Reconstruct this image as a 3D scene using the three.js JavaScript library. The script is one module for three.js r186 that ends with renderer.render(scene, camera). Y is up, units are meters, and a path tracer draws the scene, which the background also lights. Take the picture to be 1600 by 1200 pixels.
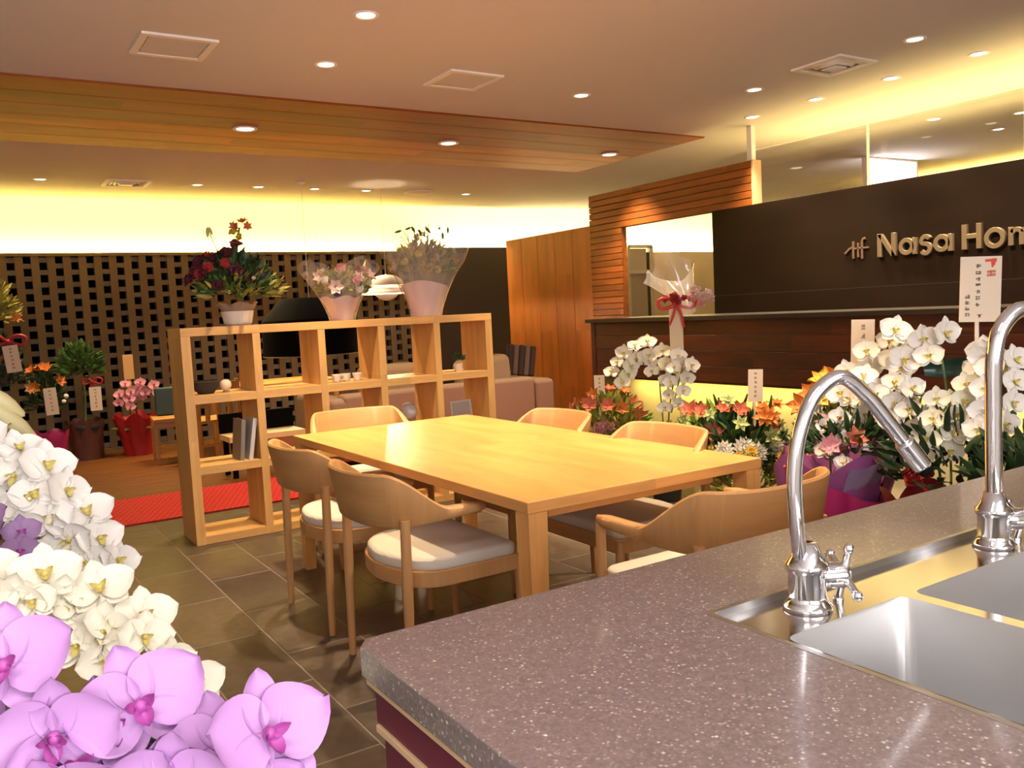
import * as THREE from 'three';
import { RoundedBoxGeometry } from 'three/addons/geometries/RoundedBoxGeometry.js';
import { mergeGeometries, toCreasedNormals } from 'three/addons/utils/BufferGeometryUtils.js';
import { RectAreaLightUniformsLib } from 'three/addons/lights/RectAreaLightUniformsLib.js';

// ------------------------------------------------------------------ camera, exposure, light settings
const scene = new THREE.Scene();
scene.background = new THREE.Color(0x000000);
const camera = new THREE.PerspectiveCamera(47.9, 1600 / 1200, 0.05, 60);
camera.position.set(0, 1.3, 0);
const R = d => d * Math.PI / 180;
camera.rotation.set(R(-4.80), R(-32.43), R(-2.855), 'YXZ');
const renderer = new THREE.WebGLRenderer({ antialias: true });
renderer.toneMapping = THREE.LinearToneMapping;
renderer.toneMappingExposure = 1.0;
renderer.shadowMap.enabled = true;
RectAreaLightUniformsLib.init();
const WARM = new THREE.Color().setRGB(1, 0.73, 0.44);        // halogen downlights
const COVE = new THREE.Color().setRGB(1, 0.70, 0.15);        // led coves
const WHITE = new THREE.Color().setRGB(1, 0.90, 0.86), ADDED_DAYLIGHT = new THREE.Color().setRGB(1, 0.95, 0.94);       // added panel lights and the light box; added window
const SPOT = 23.5, SPOT_FAR = 13, ADDED_PANEL = 26, ADDED_DAY = 10;
const COVE_BACK = 120, COVE_TOP = 45, COVE_RIGHT = 25, COVE_DESK = 20;
const CH = 2.7;                                              // ceiling height

// ------------------------------------------------------------------ helpers
function rngOf(seed) { let a = seed >>> 0; return () => { a = (a + 0x6D2B79F5) | 0; let t = Math.imul(a ^ (a >>> 15), 1 | a); t = (t + Math.imul(t ^ (t >>> 7), 61 | t)) ^ t; return ((t ^ (t >>> 14)) >>> 0) / 4294967296; }; }
let rnd = rngOf(7);
const V = (x, y, z) => new THREE.Vector3(x, y, z);
const counts = {};
function numbered(n) { const k = counts[n] = (counts[n] || 0) + 1; return k === 1 ? n : n + '_' + String(k - 1).padStart(3, '0'); }
function thing(name, label, category, [x, y, z] = [0, 0, 0], turn = 0, group) {
  const o = new THREE.Group(); o.name = numbered(name); scene.add(o);
  o.position.set(x, y, z); o.rotation.y = turn; o.userData = { label, category };
  if (group) o.userData.group = group;
  return o;
}
function part(parent, name, geo, mat, label) {
  const m = new THREE.Mesh(Array.isArray(geo) ? merge(geo) : geo, mat); m.name = name; parent.add(m);
  if (label) m.userData.label = label;
  return m;
}
function single(name, label, category, geo, mat, pos = [0, 0, 0], turn = 0, group) {
  const m = part(scene, numbered(name), geo, mat); m.position.set(...pos); m.rotation.y = turn;
  m.userData = { label, category }; if (group) m.userData.group = group; return m;
}
function struct(name, geo, mat) { const m = part(scene, name, geo, mat); m.userData.kind = 'structure'; return m; }
function copyOf(root, pos, turn, label) {
  const c = root.clone(); c.name = numbered(root.name.replace(/_\d\d\d$/, '')); scene.add(c);
  c.position.set(...pos); c.rotation.y = turn; if (label) c.userData = { ...root.userData, label }; return c;
}
function fin(g) { const o = g.index ? g.toNonIndexed() : g.clone(); for (const k of Object.keys(o.attributes)) if (!['position', 'normal', 'uv'].includes(k)) o.deleteAttribute(k); if (!o.attributes.uv) o.setAttribute('uv', new THREE.BufferAttribute(new Float32Array(o.attributes.position.count * 2), 2)); return o; }
function merge(list) { return list.length === 1 ? list[0] : mergeGeometries(list.map(fin)); }
const mtx = new THREE.Matrix4();
function T(g, x = 0, y = 0, z = 0, rx = 0, ry = 0, rz = 0, s = 1) {
  const m = new THREE.Matrix4().compose(V(x, y, z), new THREE.Quaternion().setFromEuler(new THREE.Euler(rx, ry, rz, 'YXZ')), Array.isArray(s) ? V(...s) : V(s, s, s));
  return g.clone().applyMatrix4(m);
}
// uv in metres from the position, u along the grain axis
function tri(g, grain = 0, off = 0) {
  g = fin(g); const p = g.attributes.position, n = g.attributes.normal, uv = g.attributes.uv;
  for (let i = 0; i < p.count; i++) {
    const P = [p.getX(i), p.getY(i), p.getZ(i)], N = [Math.abs(n.getX(i)), Math.abs(n.getY(i)), Math.abs(n.getZ(i))];
    const d = N.indexOf(Math.max(...N)); let u = grain, v;
    if (d === grain) { u = (grain + 1) % 3; v = (grain + 2) % 3; } else v = 3 - d - grain;
    uv.setXY(i, P[u] + off, P[v] + off * 0.37);
  }
  return g;
}
function bx(w, h, d, x = 0, y = 0, z = 0, grain = 0, r = 0.003, off = 0) {   // bevelled box centred at x,y,z, uv in metres
  const g = r > 0 ? new RoundedBoxGeometry(w, h, d, 1, Math.min(r, w / 2.1, h / 2.1, d / 2.1)) : new THREE.BoxGeometry(w, h, d);
  return T(tri(g, grain, off), x, y, z);
}
function tube(pts, r, seg = 40, rad = 12, closed = false) { return new THREE.TubeGeometry(new THREE.CatmullRomCurve3(pts.map(p => V(...p)), closed), seg, r, rad, closed); }
function lathe(pts, seg = 32) { return new THREE.LatheGeometry(pts.map(p => new THREE.Vector2(...p)), seg); }
function cyl(r1, r2, h, x, y, z, seg = 20) { return T(new THREE.CylinderGeometry(r1, r2, h, seg), x, y, z); }
function loft(rings, cap = true, crease = 0.7) {             // rings: arrays of Vector3, closed sections
  const n = rings[0].length, pos = [];
  const q = (a, b, c) => pos.push(a.x, a.y, a.z, b.x, b.y, b.z, c.x, c.y, c.z);
  for (let i = 0; i + 1 < rings.length; i++) for (let j = 0; j < n; j++) {
    const a = rings[i][j], b = rings[i][(j + 1) % n], c = rings[i + 1][(j + 1) % n], d = rings[i + 1][j];
    q(a, b, c); q(a, c, d);
  }
  if (cap) for (const [r, f] of [[rings[0], 1], [rings[rings.length - 1], 0]]) for (let j = 1; j + 1 < n; j++) f ? q(r[0], r[j + 1], r[j]) : q(r[0], r[j], r[j + 1]);
  const g = new THREE.BufferGeometry(); g.setAttribute('position', new THREE.Float32BufferAttribute(pos, 3)); g.computeVertexNormals();
  return toCreasedNormals(g, crease);
}
function surf(fn, nu, nv) {                                  // open parametric surface, fn(u,v) -> Vector3
  const g = new THREE.PlaneGeometry(1, 1, nu, nv), p = g.attributes.position, uv = g.attributes.uv;
  for (let i = 0; i < p.count; i++) { const v = fn(uv.getX(i), uv.getY(i)); p.setXYZ(i, v.x, v.y, v.z); }
  g.computeVertexNormals(); return g;
}
// periodic value noise
function noise2(seed, P) {
  const r = rngOf(seed), t = new Float32Array(P * P).map(() => r());
  return (x, y) => { const xi = Math.floor(x), yi = Math.floor(y); let fx = x - xi, fy = y - yi; fx = fx * fx * (3 - 2 * fx); fy = fy * fy * (3 - 2 * fy);
    const m = k => ((k % P) + P) % P, a = m(xi), b = m(xi + 1), c = m(yi) * P, d = m(yi + 1) * P;
    return (t[a + c] * (1 - fx) + t[b + c] * fx) * (1 - fy) + (t[a + d] * (1 - fx) + t[b + d] * fx) * fy; };
}
function tex(n, fn, srgb = true, size = 1) {                 // fn(u,v) -> [r,g,b] 0..255 ; size = metres per repeat
  const data = new Uint8Array(n * n * 4);
  for (let j = 0; j < n; j++) for (let i = 0; i < n; i++) { const c = fn(i / n, j / n), k = (j * n + i) * 4; data[k] = c[0]; data[k + 1] = c[1]; data[k + 2] = c[2]; data[k + 3] = 255; }
  const t = new THREE.DataTexture(data, n, n, THREE.RGBAFormat); t.wrapS = t.wrapT = THREE.RepeatWrapping; t.magFilter = THREE.LinearFilter; t.minFilter = THREE.LinearMipmapLinearFilter; t.generateMipmaps = true;
  if (srgb) t.colorSpace = THREE.SRGBColorSpace; t.repeat.set(1 / size, 1 / size); t.needsUpdate = true; return t;
}
const cl = v => Math.max(0, Math.min(255, v));
function woodTex(rgb, amp, seed, lines = 24, size = 1.2) {
  const a = noise2(seed, 64), b = noise2(seed + 1, 256), c = noise2(seed + 2, 16);
  return tex(512, (u, v) => {
    const w = c(u * 4, v * 4) * 0.6, s = a(u * 3, (v + w * 0.02) * lines) - 0.5, f = b(u * 16, v * 128) - 0.5, k = c(u * 2, v * 8) - 0.5;
    const d = 1 + amp * (s * 0.9 + f * 0.45 + k * 0.6); return [cl(rgb[0] * d), cl(rgb[1] * d * (1 - amp * 0.12 * s)), cl(rgb[2] * d * (1 - amp * 0.25 * s))];
  }, true, size);
}
const std = (c, rough = 0.6, o = {}) => { const m = new THREE.MeshStandardMaterial({ roughness: rough, ...o }); if (Array.isArray(c)) m.color.setRGB(...c); else m.color.set(c); return m; };
const wood = (rgb, amp, seed, rough, lines, size) => new THREE.MeshStandardMaterial({ map: woodTex(rgb, amp, seed, lines, size), roughness: rough });
const glow = (col, k) => { const m = new THREE.MeshStandardMaterial({ color: 0x222222, roughness: 0.6 }); m.emissive.copy(col); m.emissiveIntensity = k; return m; };

// ------------------------------------------------------------------ materials
const M = {};
{ const n1 = noise2(11, 128), n2 = noise2(12, 32);
  M.ceiling = std([0.67, 0.64, 0.645], 0.85); M.wallWhite = std([0.74, 0.72, 0.70], 0.8); M.wallCream = std([0.80, 0.74, 0.58], 0.85); M.wallDark = std([0.035, 0.02, 0.014], 0.6); M.wallTan = std([0.52, 0.42, 0.30], 0.8); M.black = new THREE.MeshPhysicalMaterial({ color: 0x050505, roughness: 0.9, specularIntensity: 0.2 });
  M.tiles = [[64, 55, 48], [68, 58, 50], [59, 51, 45]].map((c, i) => new THREE.MeshStandardMaterial({ roughness: 0.42, map: tex(256, (u, v) => { const d = 0.86 + 0.2 * n1(u * 32, v * 32) + 0.12 * n2(u * 8 + i * 3, v * 8); return c.map(k => cl(k * 1.18 * d)); }, true, 0.9) }));
  M.grout = std([0.24, 0.20, 0.165], 0.9);
  M.bricks = [[0.135, 0.088, 0.05], [0.15, 0.10, 0.058], [0.12, 0.08, 0.047]].map(c => std(c, 0.9)); M.brickGrey = std([0.125, 0.10, 0.078], 0.9);
}
M.oak = wood([205, 160, 100], 0.13, 21, 0.5, 30);
M.tableOak = wood([214, 154, 88], 0.14, 25, 0.38, 26);
M.chairWood = wood([188, 140, 88], 0.10, 29, 0.5, 30);
M.cedar = wood([172, 104, 40], 0.15, 33, 0.5, 20);
M.cedarDark = wood([138, 76, 28], 0.30, 37, 0.5, 26);
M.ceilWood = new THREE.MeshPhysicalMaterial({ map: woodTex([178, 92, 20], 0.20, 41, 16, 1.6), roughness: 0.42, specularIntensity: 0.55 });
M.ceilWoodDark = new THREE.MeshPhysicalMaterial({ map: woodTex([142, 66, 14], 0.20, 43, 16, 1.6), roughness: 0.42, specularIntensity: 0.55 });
M.darkWood = wood([62, 26, 14], 0.5, 45, 0.4, 22);
M.backWood = wood([178, 128, 66], 0.15, 49, 0.5, 24);
M.signPanel = new THREE.MeshPhysicalMaterial({ roughness: 0.5, specularIntensity: 0.35, map: woodTex([25, 14, 7], 0.22, 53, 14) });
M.seat = std([0.60, 0.55, 0.47], 0.9); M.deskTop = std([0.018, 0.014, 0.012], 0.35);
M.emblem = std([0.10, 0.06, 0.035], 0.5); M.letter = std([0.20, 0.155, 0.10], 0.45, { metalness: 0.5 });
M.chrome = std([0.82, 0.82, 0.84], 0.06, { metalness: 1 }); M.steel = std([0.62, 0.62, 0.62], 0.30, { metalness: 1 }); M.steelDeck = std([0.70, 0.69, 0.68], 0.14, { metalness: 1 });
M.floorWood = wood([112, 68, 26], 0.25, 57, 0.4, 18, 1.5); M.maroon = std([0.13, 0.012, 0.035], 0.35); M.edge = std([0.62, 0.42, 0.24], 0.5);
M.trim = std([0.88, 0.84, 0.80], 0.5); M.lampFace = glow(new THREE.Color().setRGB(1, 0.80, 0.5), 7); M.lampFaceWhite = glow(new THREE.Color().setRGB(1, 0.95, 0.88), 6);
M.led = glow(COVE, 6);
M.sofa = std([0.30, 0.20, 0.145], 0.95); M.sofaCushion = std([0.40, 0.28, 0.18], 0.95);
M.darkCushion = std([0.06, 0.035, 0.03], 0.95);
M.leaf = std([0.055, 0.13, 0.025], 0.5); M.leafDark = std([0.022, 0.055, 0.018], 0.5); M.leafYellow = std([0.28, 0.25, 0.04], 0.55); M.leafLime = std([0.20, 0.34, 0.03], 0.5); M.stem = std([0.10, 0.17, 0.04], 0.6);
M.orchidWhite = std([0.80, 0.77, 0.72], 0.65); M.orchidCream = std([0.82, 0.78, 0.64], 0.65); M.orchidPink = std([0.46, 0.24, 0.52], 0.6); M.lipYellow = std([0.62, 0.52, 0.16], 0.6); M.lipMagenta = std([0.38, 0.07, 0.32], 0.5); M.bud = std([0.70, 0.63, 0.33], 0.55); M.budPink = std([0.55, 0.14, 0.48], 0.55); M.orchidPurple = std([0.27, 0.15, 0.31], 0.6);
M.pink = std([0.68, 0.30, 0.34], 0.7); M.paleP = std([0.74, 0.56, 0.52], 0.7); M.red = std([0.42, 0.03, 0.03], 0.65); M.burgundy = std([0.10, 0.012, 0.025], 0.7); M.orange = std([0.66, 0.22, 0.04], 0.65); M.coral = std([0.62, 0.17, 0.09], 0.65); M.yellow = std([0.72, 0.50, 0.08], 0.65); M.white = std([0.78, 0.75, 0.66], 0.7); M.lime = std([0.45, 0.5, 0.2], 0.7); M.violet = std([0.10, 0.04, 0.13], 0.7);
M.potWhite = std([0.72, 0.68, 0.62], 0.35); M.potDark = std([0.03, 0.035, 0.04], 0.4); M.potGreen = std([0.02, 0.06, 0.05], 0.3);
M.wrapPink = std([0.62, 0.42, 0.42], 0.5); M.wrapPurple = std([0.32, 0.09, 0.27], 0.4); M.wrapMagenta = std([0.50, 0.03, 0.18], 0.35); M.wrapRed = std([0.36, 0.012, 0.02], 0.4); M.wrapLilac = std([0.30, 0.24, 0.42], 0.45); M.wrapOrange = std([0.55, 0.16, 0.03], 0.45);
for (const k of ['wrapPink', 'wrapPurple', 'wrapMagenta', 'wrapRed', 'wrapLilac', 'wrapOrange']) M[k].side = THREE.DoubleSide;
M.film = new THREE.MeshPhysicalMaterial({ color: 0xffffff, roughness: 0.12, transmission: 0.85, thickness: 0, side: THREE.DoubleSide });
M.glass = new THREE.MeshPhysicalMaterial({ color: 0xffffff, roughness: 0.0, transmission: 1, thickness: 0, ior: 1.5 });
M.card = std([0.72, 0.64, 0.55], 0.7); M.cardWood = std([0.62, 0.38, 0.15], 0.6); M.ribbon = std([0.55, 0.02, 0.02], 0.35, { side: THREE.DoubleSide });
{ // quartz worktop with pale flecks
  const n = 1024, data = new Uint8Array(n * n * 4), r = rngOf(99), a = noise2(61, 256), b = noise2(62, 64), base = [122, 107, 106];
  for (let i = 0; i < n * n; i++) { const x = i % n, y = i / n | 0, d = 0.84 + 0.20 * a(x / 3, y / 3) + 0.10 * b(x / 8, y / 8); for (let c = 0; c < 3; c++) data[i * 4 + c] = base[c] * d; data[i * 4 + 3] = 255; }
  for (let k = 0; k < 9000; k++) { const x = r() * n | 0, y = r() * n | 0, s = r() < 0.16 ? 4 : r() < 0.45 ? 3 : 2, t = 0.22 + 0.78 * r() * r(), c = [232, 218, 206]; for (let j = 0; j < s; j++) for (let i = 0; i < s; i++) { const q = (((y + j) % n) * n + (x + i) % n) * 4; for (let m = 0; m < 3; m++) data[q + m] = data[q + m] * (1 - t) + c[m] * t; } }
  const t = new THREE.DataTexture(data, n, n, THREE.RGBAFormat); t.wrapS = t.wrapT = THREE.RepeatWrapping; t.magFilter = THREE.LinearFilter; t.minFilter = THREE.LinearMipmapLinearFilter; t.generateMipmaps = true; t.colorSpace = THREE.SRGBColorSpace; t.repeat.set(1 / 0.9, 1 / 0.9); t.needsUpdate = true;
  M.quartz = new THREE.MeshPhysicalMaterial({ map: t, roughness: 0.28, clearcoat: 0.7, clearcoatRoughness: 0.10 });
}
{ const a = noise2(71, 128); // ribbed red runner
  M.runner = new THREE.MeshStandardMaterial({ roughness: 0.8, map: tex(256, (u, v) => { const s = 0.5 + 0.5 * Math.sin(u * Math.PI * 2 * 12) * Math.sin(v * Math.PI * 2 * 5); const d = 0.55 + 0.4 * s + 0.2 * a(u * 64, v * 64); return [cl(205 * d), cl(22 * d), cl(26 * d)]; }, true, 0.5) }); }

// ------------------------------------------------------------------ lights
function spot(parentPos, target, power, col, angle = 0.75, pen = 0.7) {
  const l = new THREE.SpotLight(col, power, 0, angle, pen, 2); l.position.set(...parentPos); l.target.position.set(...target); l.castShadow = true; l.shadow.radius = 2; scene.add(l, l.target); return l;
}
function rect(w, h, pos, look, power, col) { const l = new THREE.RectAreaLight(col, power, w, h); l.position.set(...pos); l.lookAt(...look); scene.add(l); return l; }
const ringG = lathe([[0.040, 0], [0.052, -0.006], [0.060, -0.004], [0.062, 0.004], [0.050, 0.004], [0.040, 0.03]], 28), lampG = lathe([[0, 0.0], [0.03, 0.001], [0.043, 0.004]], 24);
function downlight(x, z, label, o = {}) {
  const t = thing('downlight', label, 'downlight', [x, CH - (o.drop || 0), z], 0, 'recessed ceiling downlights');
  part(t, 'trim_ring', ringG, M.trim); part(t, 'lamp', T(lampG, 0, -0.006, 0), o.white ? M.lampFaceWhite : M.lampFace);
  if (o.s) t.scale.setScalar(o.s);
  const p = o.power ?? SPOT; if (p > 0) spot([x, CH - 0.03 - (o.drop || 0), z], [x + (o.dx || 0), 0, z + (o.dz || 0)], p, o.white ? WHITE : WARM, o.angle || 0.78, 0.75);
}
downlight(1.72, -3.81, 'round downlight nearest the top edge of the picture, over the table');
downlight(1.83, -4.62, 'round downlight in front of the wooden ceiling strip, right of the left square vent');
downlight(3.61, -4.65, 'lone round downlight right of the second square vent');
downlight(4.64, -4.09, 'tilted downlight at the left end of the pair beside the lit vent', { dx: 0.5 });
downlight(4.635, -2.93, 'tilted downlight at upper right beyond the lit square vent', { dx: 0.4 });
downlight(5.30, -4.70, 'downlight at the far left end of the row along the bright cove', { power: 17 });
downlight(5.30, -4.11, 'second downlight from the left in the row along the bright cove', { power: 17 });
downlight(5.30, -3.52, 'third downlight from the left in the row along the bright cove', { power: 17 });
downlight(5.30, -2.94, 'rightmost downlight in the row along the bright cove', { power: 17 });
downlight(3.34, -2.75, 'warm downlight above the flowers, above the frame', {});
downlight(2.3, -2.3, 'warm downlight above the near end of the table, above the frame', {});
downlight(1.847, -6.27, 'leftmost of three downlights in the wooden ceiling strip', { drop: 0.014, s: 1.4 });
downlight(3.488, -6.27, 'middle of three downlights in the wooden ceiling strip', { drop: 0.014, s: 1.4 });
downlight(5.163, -6.27, 'rightmost of three downlights in the wooden ceiling strip', { drop: 0.014, s: 1.4 });
[[0.751, 'leftmost small downlight of the back ceiling row'], [2.123, 'small downlight of the back row just right of the back vent'], [2.729, 'third small downlight from the left in the back ceiling row'], [3.328, 'fourth small downlight from the left in the back ceiling row'], [3.916, 'fifth small downlight from the left in the back ceiling row'], [5.175, 'rightmost small downlight of the back ceiling row']].forEach(([x, s]) => downlight(x, -8.95, s, { power: SPOT_FAR }));
downlight(6.9, -4.2, 'downlight in the room behind the sign wall, left of the two', { power: 8 });
downlight(7.95, -4.24, 'downlight in the room behind the sign wall, right of the two', { power: 8 });
downlight(7.41, -3.77, 'downlight at the right picture edge behind the sign wall', { power: 6 });
downlight(7.4, -7.6, 'downlight in the back room behind the wall opening', { power: 8 });
function addedPanelLight(x, z, w, d, label, power) {  // unseen ceiling panels added to light the foreground neutral white
  const t = thing('added_panel_light', label, 'ceiling light', [x, CH, z]);
  part(t, 'frame', [bx(w + 0.06, 0.03, 0.03, 0, -0.015, d / 2 + 0.015), bx(w + 0.06, 0.03, 0.03, 0, -0.015, -d / 2 - 0.015), bx(0.03, 0.03, d, w / 2 + 0.015, -0.015, 0), bx(0.03, 0.03, d, -w / 2 - 0.015, -0.015, 0)], M.trim);
  part(t, 'diffuser', bx(w, 0.012, d, 0, -0.012, 0), glow(WHITE, 2.5));
  rect(w, d, [x, CH - 0.03, z], [x, 0, z], power, WHITE);
}
addedPanelLight(-0.35, -0.15, 1.2, 0.3, 'white panel light added above the camera, out of view', ADDED_PANEL);
addedPanelLight(1.2, 0.9, 1.2, 0.3, 'second white panel light added behind the camera, out of view', ADDED_PANEL);

// ------------------------------------------------------------------ the setting
const floor = struct('floor', bx(14, 0.2, 14.5, 4.9, -0.1015, -4.6, 0, 0), M.grout);
{ const tiles = []; const g = [0, 1, 2, 3].map(i => bx(0.3005, 0.012, 0.5955, 0, 0, 0, 2, 0.0025, i * 0.31));
  for (let i = -6; i < 24; i++) for (let j = -9; j < 19; j++) { const x = 0.8325 + i * 0.305, z = -2.70 - j * 0.6 + ((i & 1) ? 0.3 : 0); if (x > 5.4 || z < -7.0) continue; tiles.push([x, z, i, j]); }
  const vis = ([x, z]) => { const a = Math.atan2(x, -z); const hid = (a > 0.42 && -z < 9 && x > 1.2) ? 3 : 0; const out = a < -0.02 || a > 1.0 || -z < 1.6 ? 8 : 0; return Math.hypot(x, z) + hid + out; };
  tiles.sort((a, b) => vis(a) - vis(b)); const rest = [];
  tiles.forEach(([x, z, i, j], k) => { const q = g[(i * 7 + j * 3 + 40) & 3]; if (k < 300) { const m = part(floor, numbered('tile'), q, M.tiles[(i * 5 + j * 11 + 60) % 3]); m.position.set(x, -0.006, z); } else rest.push(T(q, x, -0.006, z)); });
  const m = part(floor, 'tile_field', rest, M.tiles[0]); m.userData.kind = 'stuff';
  const fb = [0, 1, 2].map(i => bx(9.4, 0.012, 0.147, 0, 0, 0, 0, 0.001, i * 1.7)); for (let i = 0; i < 22; i++) part(floor, numbered('floorboard'), fb[i % 3], M.floorWood).position.set(2.7, -0.006, -7.18 - i * 0.149); }
struct('ceiling', [bx(7.5, 0.1, 12.55, 1.75, CH + 0.05, -3.775, 0, 0), bx(6.3, 0.1, 12.55, 8.65, CH + 0.05, -3.775, 0, 0), bx(13.8, 0.1, 0.9, 4.9, 3.05, -10.45, 0, 0), bx(13.8, 0.35, 0.06, 4.9, 2.93, -10.0, 0, 0)], M.ceiling);
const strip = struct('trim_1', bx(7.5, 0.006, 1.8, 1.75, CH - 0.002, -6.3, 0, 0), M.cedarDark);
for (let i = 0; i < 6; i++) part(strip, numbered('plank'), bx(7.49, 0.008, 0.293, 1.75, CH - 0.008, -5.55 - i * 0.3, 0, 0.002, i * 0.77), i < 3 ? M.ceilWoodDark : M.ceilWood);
struct('wall_left', bx(0.1, 3, 14.5, -2.05, 1.5, -4.6, 0, 0), M.wallWhite);
struct('wall_right', [bx(0.1, 3, 10.6, 10.15, 1.5, -2.7, 0, 0), bx(1.6, 3, 0.1, 10.95, 1.5, -7.95, 0, 0), bx(0.1, 3.1, 2.8, 11.75, 1.55, -9.3, 0, 0)], M.wallCream);
struct('wall_front', [bx(12.4, 0.9, 0.1, 4.2, 0.45, 2.55, 0, 0), bx(12.4, 0.6, 0.1, 4.2, 2.55, 2.55, 0, 0), bx(0.6, 1.5, 0.1, -1.7, 1.6, 2.55, 0, 0), bx(8.6, 1.5, 0.1, 6.1, 1.6, 2.55, 0, 0)], M.wallWhite);
{ const w = struct('added_window_2', [bx(3.3, 0.05, 0.08, 0.2, 0.9, 2.5), bx(3.3, 0.05, 0.08, 0.2, 2.25, 2.5), bx(0.05, 1.4, 0.08, -1.4, 1.575, 2.5), bx(0.05, 1.4, 0.08, 1.8, 1.575, 2.5), bx(0.05, 1.4, 0.06, 0.2, 1.575, 2.5)], M.trim);   // unseen window added behind the camera for neutral front light
  for (const x of [-0.6, 1.0]) part(w, numbered('pane'), bx(1.55, 1.33, 0.01, x, 1.575, 2.53, 0, 0), glow(ADDED_DAYLIGHT, 2)); rect(3.1, 1.3, [0.2, 1.575, 2.45], [0.2, 1.5, 0], ADDED_DAY, ADDED_DAYLIGHT); }
struct('wall_back', [bx(13.9, 3.1, 0.1, 4.9, 1.55, -10.67, 0, 0)], M.wallCream);
struct('added_back_sheet', bx(6.97, 2.145, 0.02, 1.64, 1.0725, -10.418, 0, 0), M.black);  // black sheet added behind the screen: keeps holes dark, stops led spill
struct('trim_2', bx(13.6, 0.02, 0.12, 4.8, 2.083, -10.56, 0, 0), M.black);
struct('door_1', [bx(1.62, 2.20, 0.10, 5.95, 1.10, -10.40, 0, 0.004)], M.wallDark);
struct('wall_back_room', bx(4.9, 2.12, 0.10, 9.25, 1.06, -10.40, 0, 0.004), M.wallTan);
// pierced screen: slender brick piers with short staggered cross bricks between them
{ const s = thing('brick_screen', 'pierced brick screen with staggered square holes under the glowing cove', 'screen wall', [0, 0, -10.34]);
  const P = 0.1488, g = [0, 1].map(i => new THREE.BoxGeometry(0.0738, 0.051, 0.085 + i * 0.006)), up = new THREE.BoxGeometry(0.075, 2.115, 0.11); const list = [];
  for (let k = -15; k < 31; k++) { const x = 0.52 + k * P; for (let m = 0; m < 17; m++) list.push([x, ((k & 1) ? 2.013 : 2.077) - m * 0.13, k, m]); const u = part(s, numbered('brick_pier'), up, M.bricks[(k + 20) % 3 === 0 ? 1 : 0]); u.position.set(x + P / 2, 1.0575, 0); }
  const score = ([x, y]) => (x < 0.1 ? 20 : 0) + (y < 0.75 ? 10 : 0) + (x > 1.2 && x < 4 && y < 1.28 ? 6 : 0) + Math.abs(x);
  list.sort((a, b) => score(a) - score(b)); const rest = [];
  list.forEach(([x, y, k, m], n) => { if (y < 0.03) return; const q = g[(k + 16 + m) & 1]; if (n < 300) { const b = part(s, numbered('brick'), q, M.brickGrey); b.position.set(x, y, 0); } else rest.push(T(q, x, y, 0)); });
  part(s, 'brick_field', rest, M.brickGrey).userData.kind = 'stuff';
  part(s, 'coping', bx(6.96, 0.034, 0.13, 1.64, 2.131, 0, 0, 0.002), M.bricks[1]); part(s, 'footing', bx(6.96, 0.03, 0.12, 1.64, 0.015, 0, 0, 0.002), M.bricks[1]); }
function cove(name, label, w, d, pos, look, power, ry = 0, col = COVE) {
  single(name, label, 'led strip', bx(w, 0.012, d, 0, 0, 0), M.led, pos, ry);
  const dir = V(...look).sub(V(...pos)).normalize().multiplyScalar(0.015); const l = new THREE.RectAreaLight(col, power, w, d + 0.02); l.position.set(pos[0] + dir.x, pos[1] + dir.y, pos[2] + dir.z);
  l.up.set(ry ? 1 : 0, 0, ry ? 0 : 1); l.lookAt(...look); scene.add(l);
}
cove('led_strip', 'hidden led strip along the top of the pierced brick screen', 6.8, 0.04, [1.65, 2.10, -10.50], [1.65, 3, -10.54], COVE_BACK);
cove('led_strip', 'hidden led strip behind the dark wall at the back', 6.2, 0.04, [8.4, 2.10, -10.52], [8.4, 3, -10.56], COVE_BACK * 1.2, 0, new THREE.Color().setRGB(1, 0.78, 0.36));
cove('led_strip', 'hidden led strip in the ceiling slot above the glowing back wall', 11.6, 0.04, [4.1, 2.82, -10.10], [4.1, 2.84, -11], COVE_TOP);

// right hand partition: horizontally boarded wall with an opening
{ const w = struct('wall_partition', [bx(0.06, 2.40, 0.47, 5.55, 1.20, -6.80, 0, 0), bx(0.06, 0.34, 2.12, 5.55, 2.23, -5.97, 0, 0)], M.cedarDark);
  const H = 0.0605; for (let i = 0; i < 40; i++) { const y = (i + 0.5) * H, full = y > 2.065; if (!full && y < 0.5) continue;
    const z0 = -7.04, z1 = full ? -4.9 : -6.555; part(w, numbered('board'), bx(0.022 + (i % 3) * 0.003, H - 0.006, z1 - z0, 5.511, y, (z0 + z1) / 2, 2, 0.003, i * 0.41), M.cedarDark); }
  part(w, 'end_trim', bx(0.10, 0.36, 0.02, 5.55, 2.24, -4.895, 1, 0.002), M.edge);
  const lw = struct('wall_low', bx(0.06, 2.12, 1.60, 5.56, 1.06, -7.85, 0, 0), M.cedarDark);
  for (let i = 0; i < 5; i++) part(lw, numbered('panel'), bx(0.022, 2.125, 0.316, 5.518, 1.0625, -7.20 - i * 0.322, 1, 0.002, i * 0.6), M.cedar); }
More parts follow.
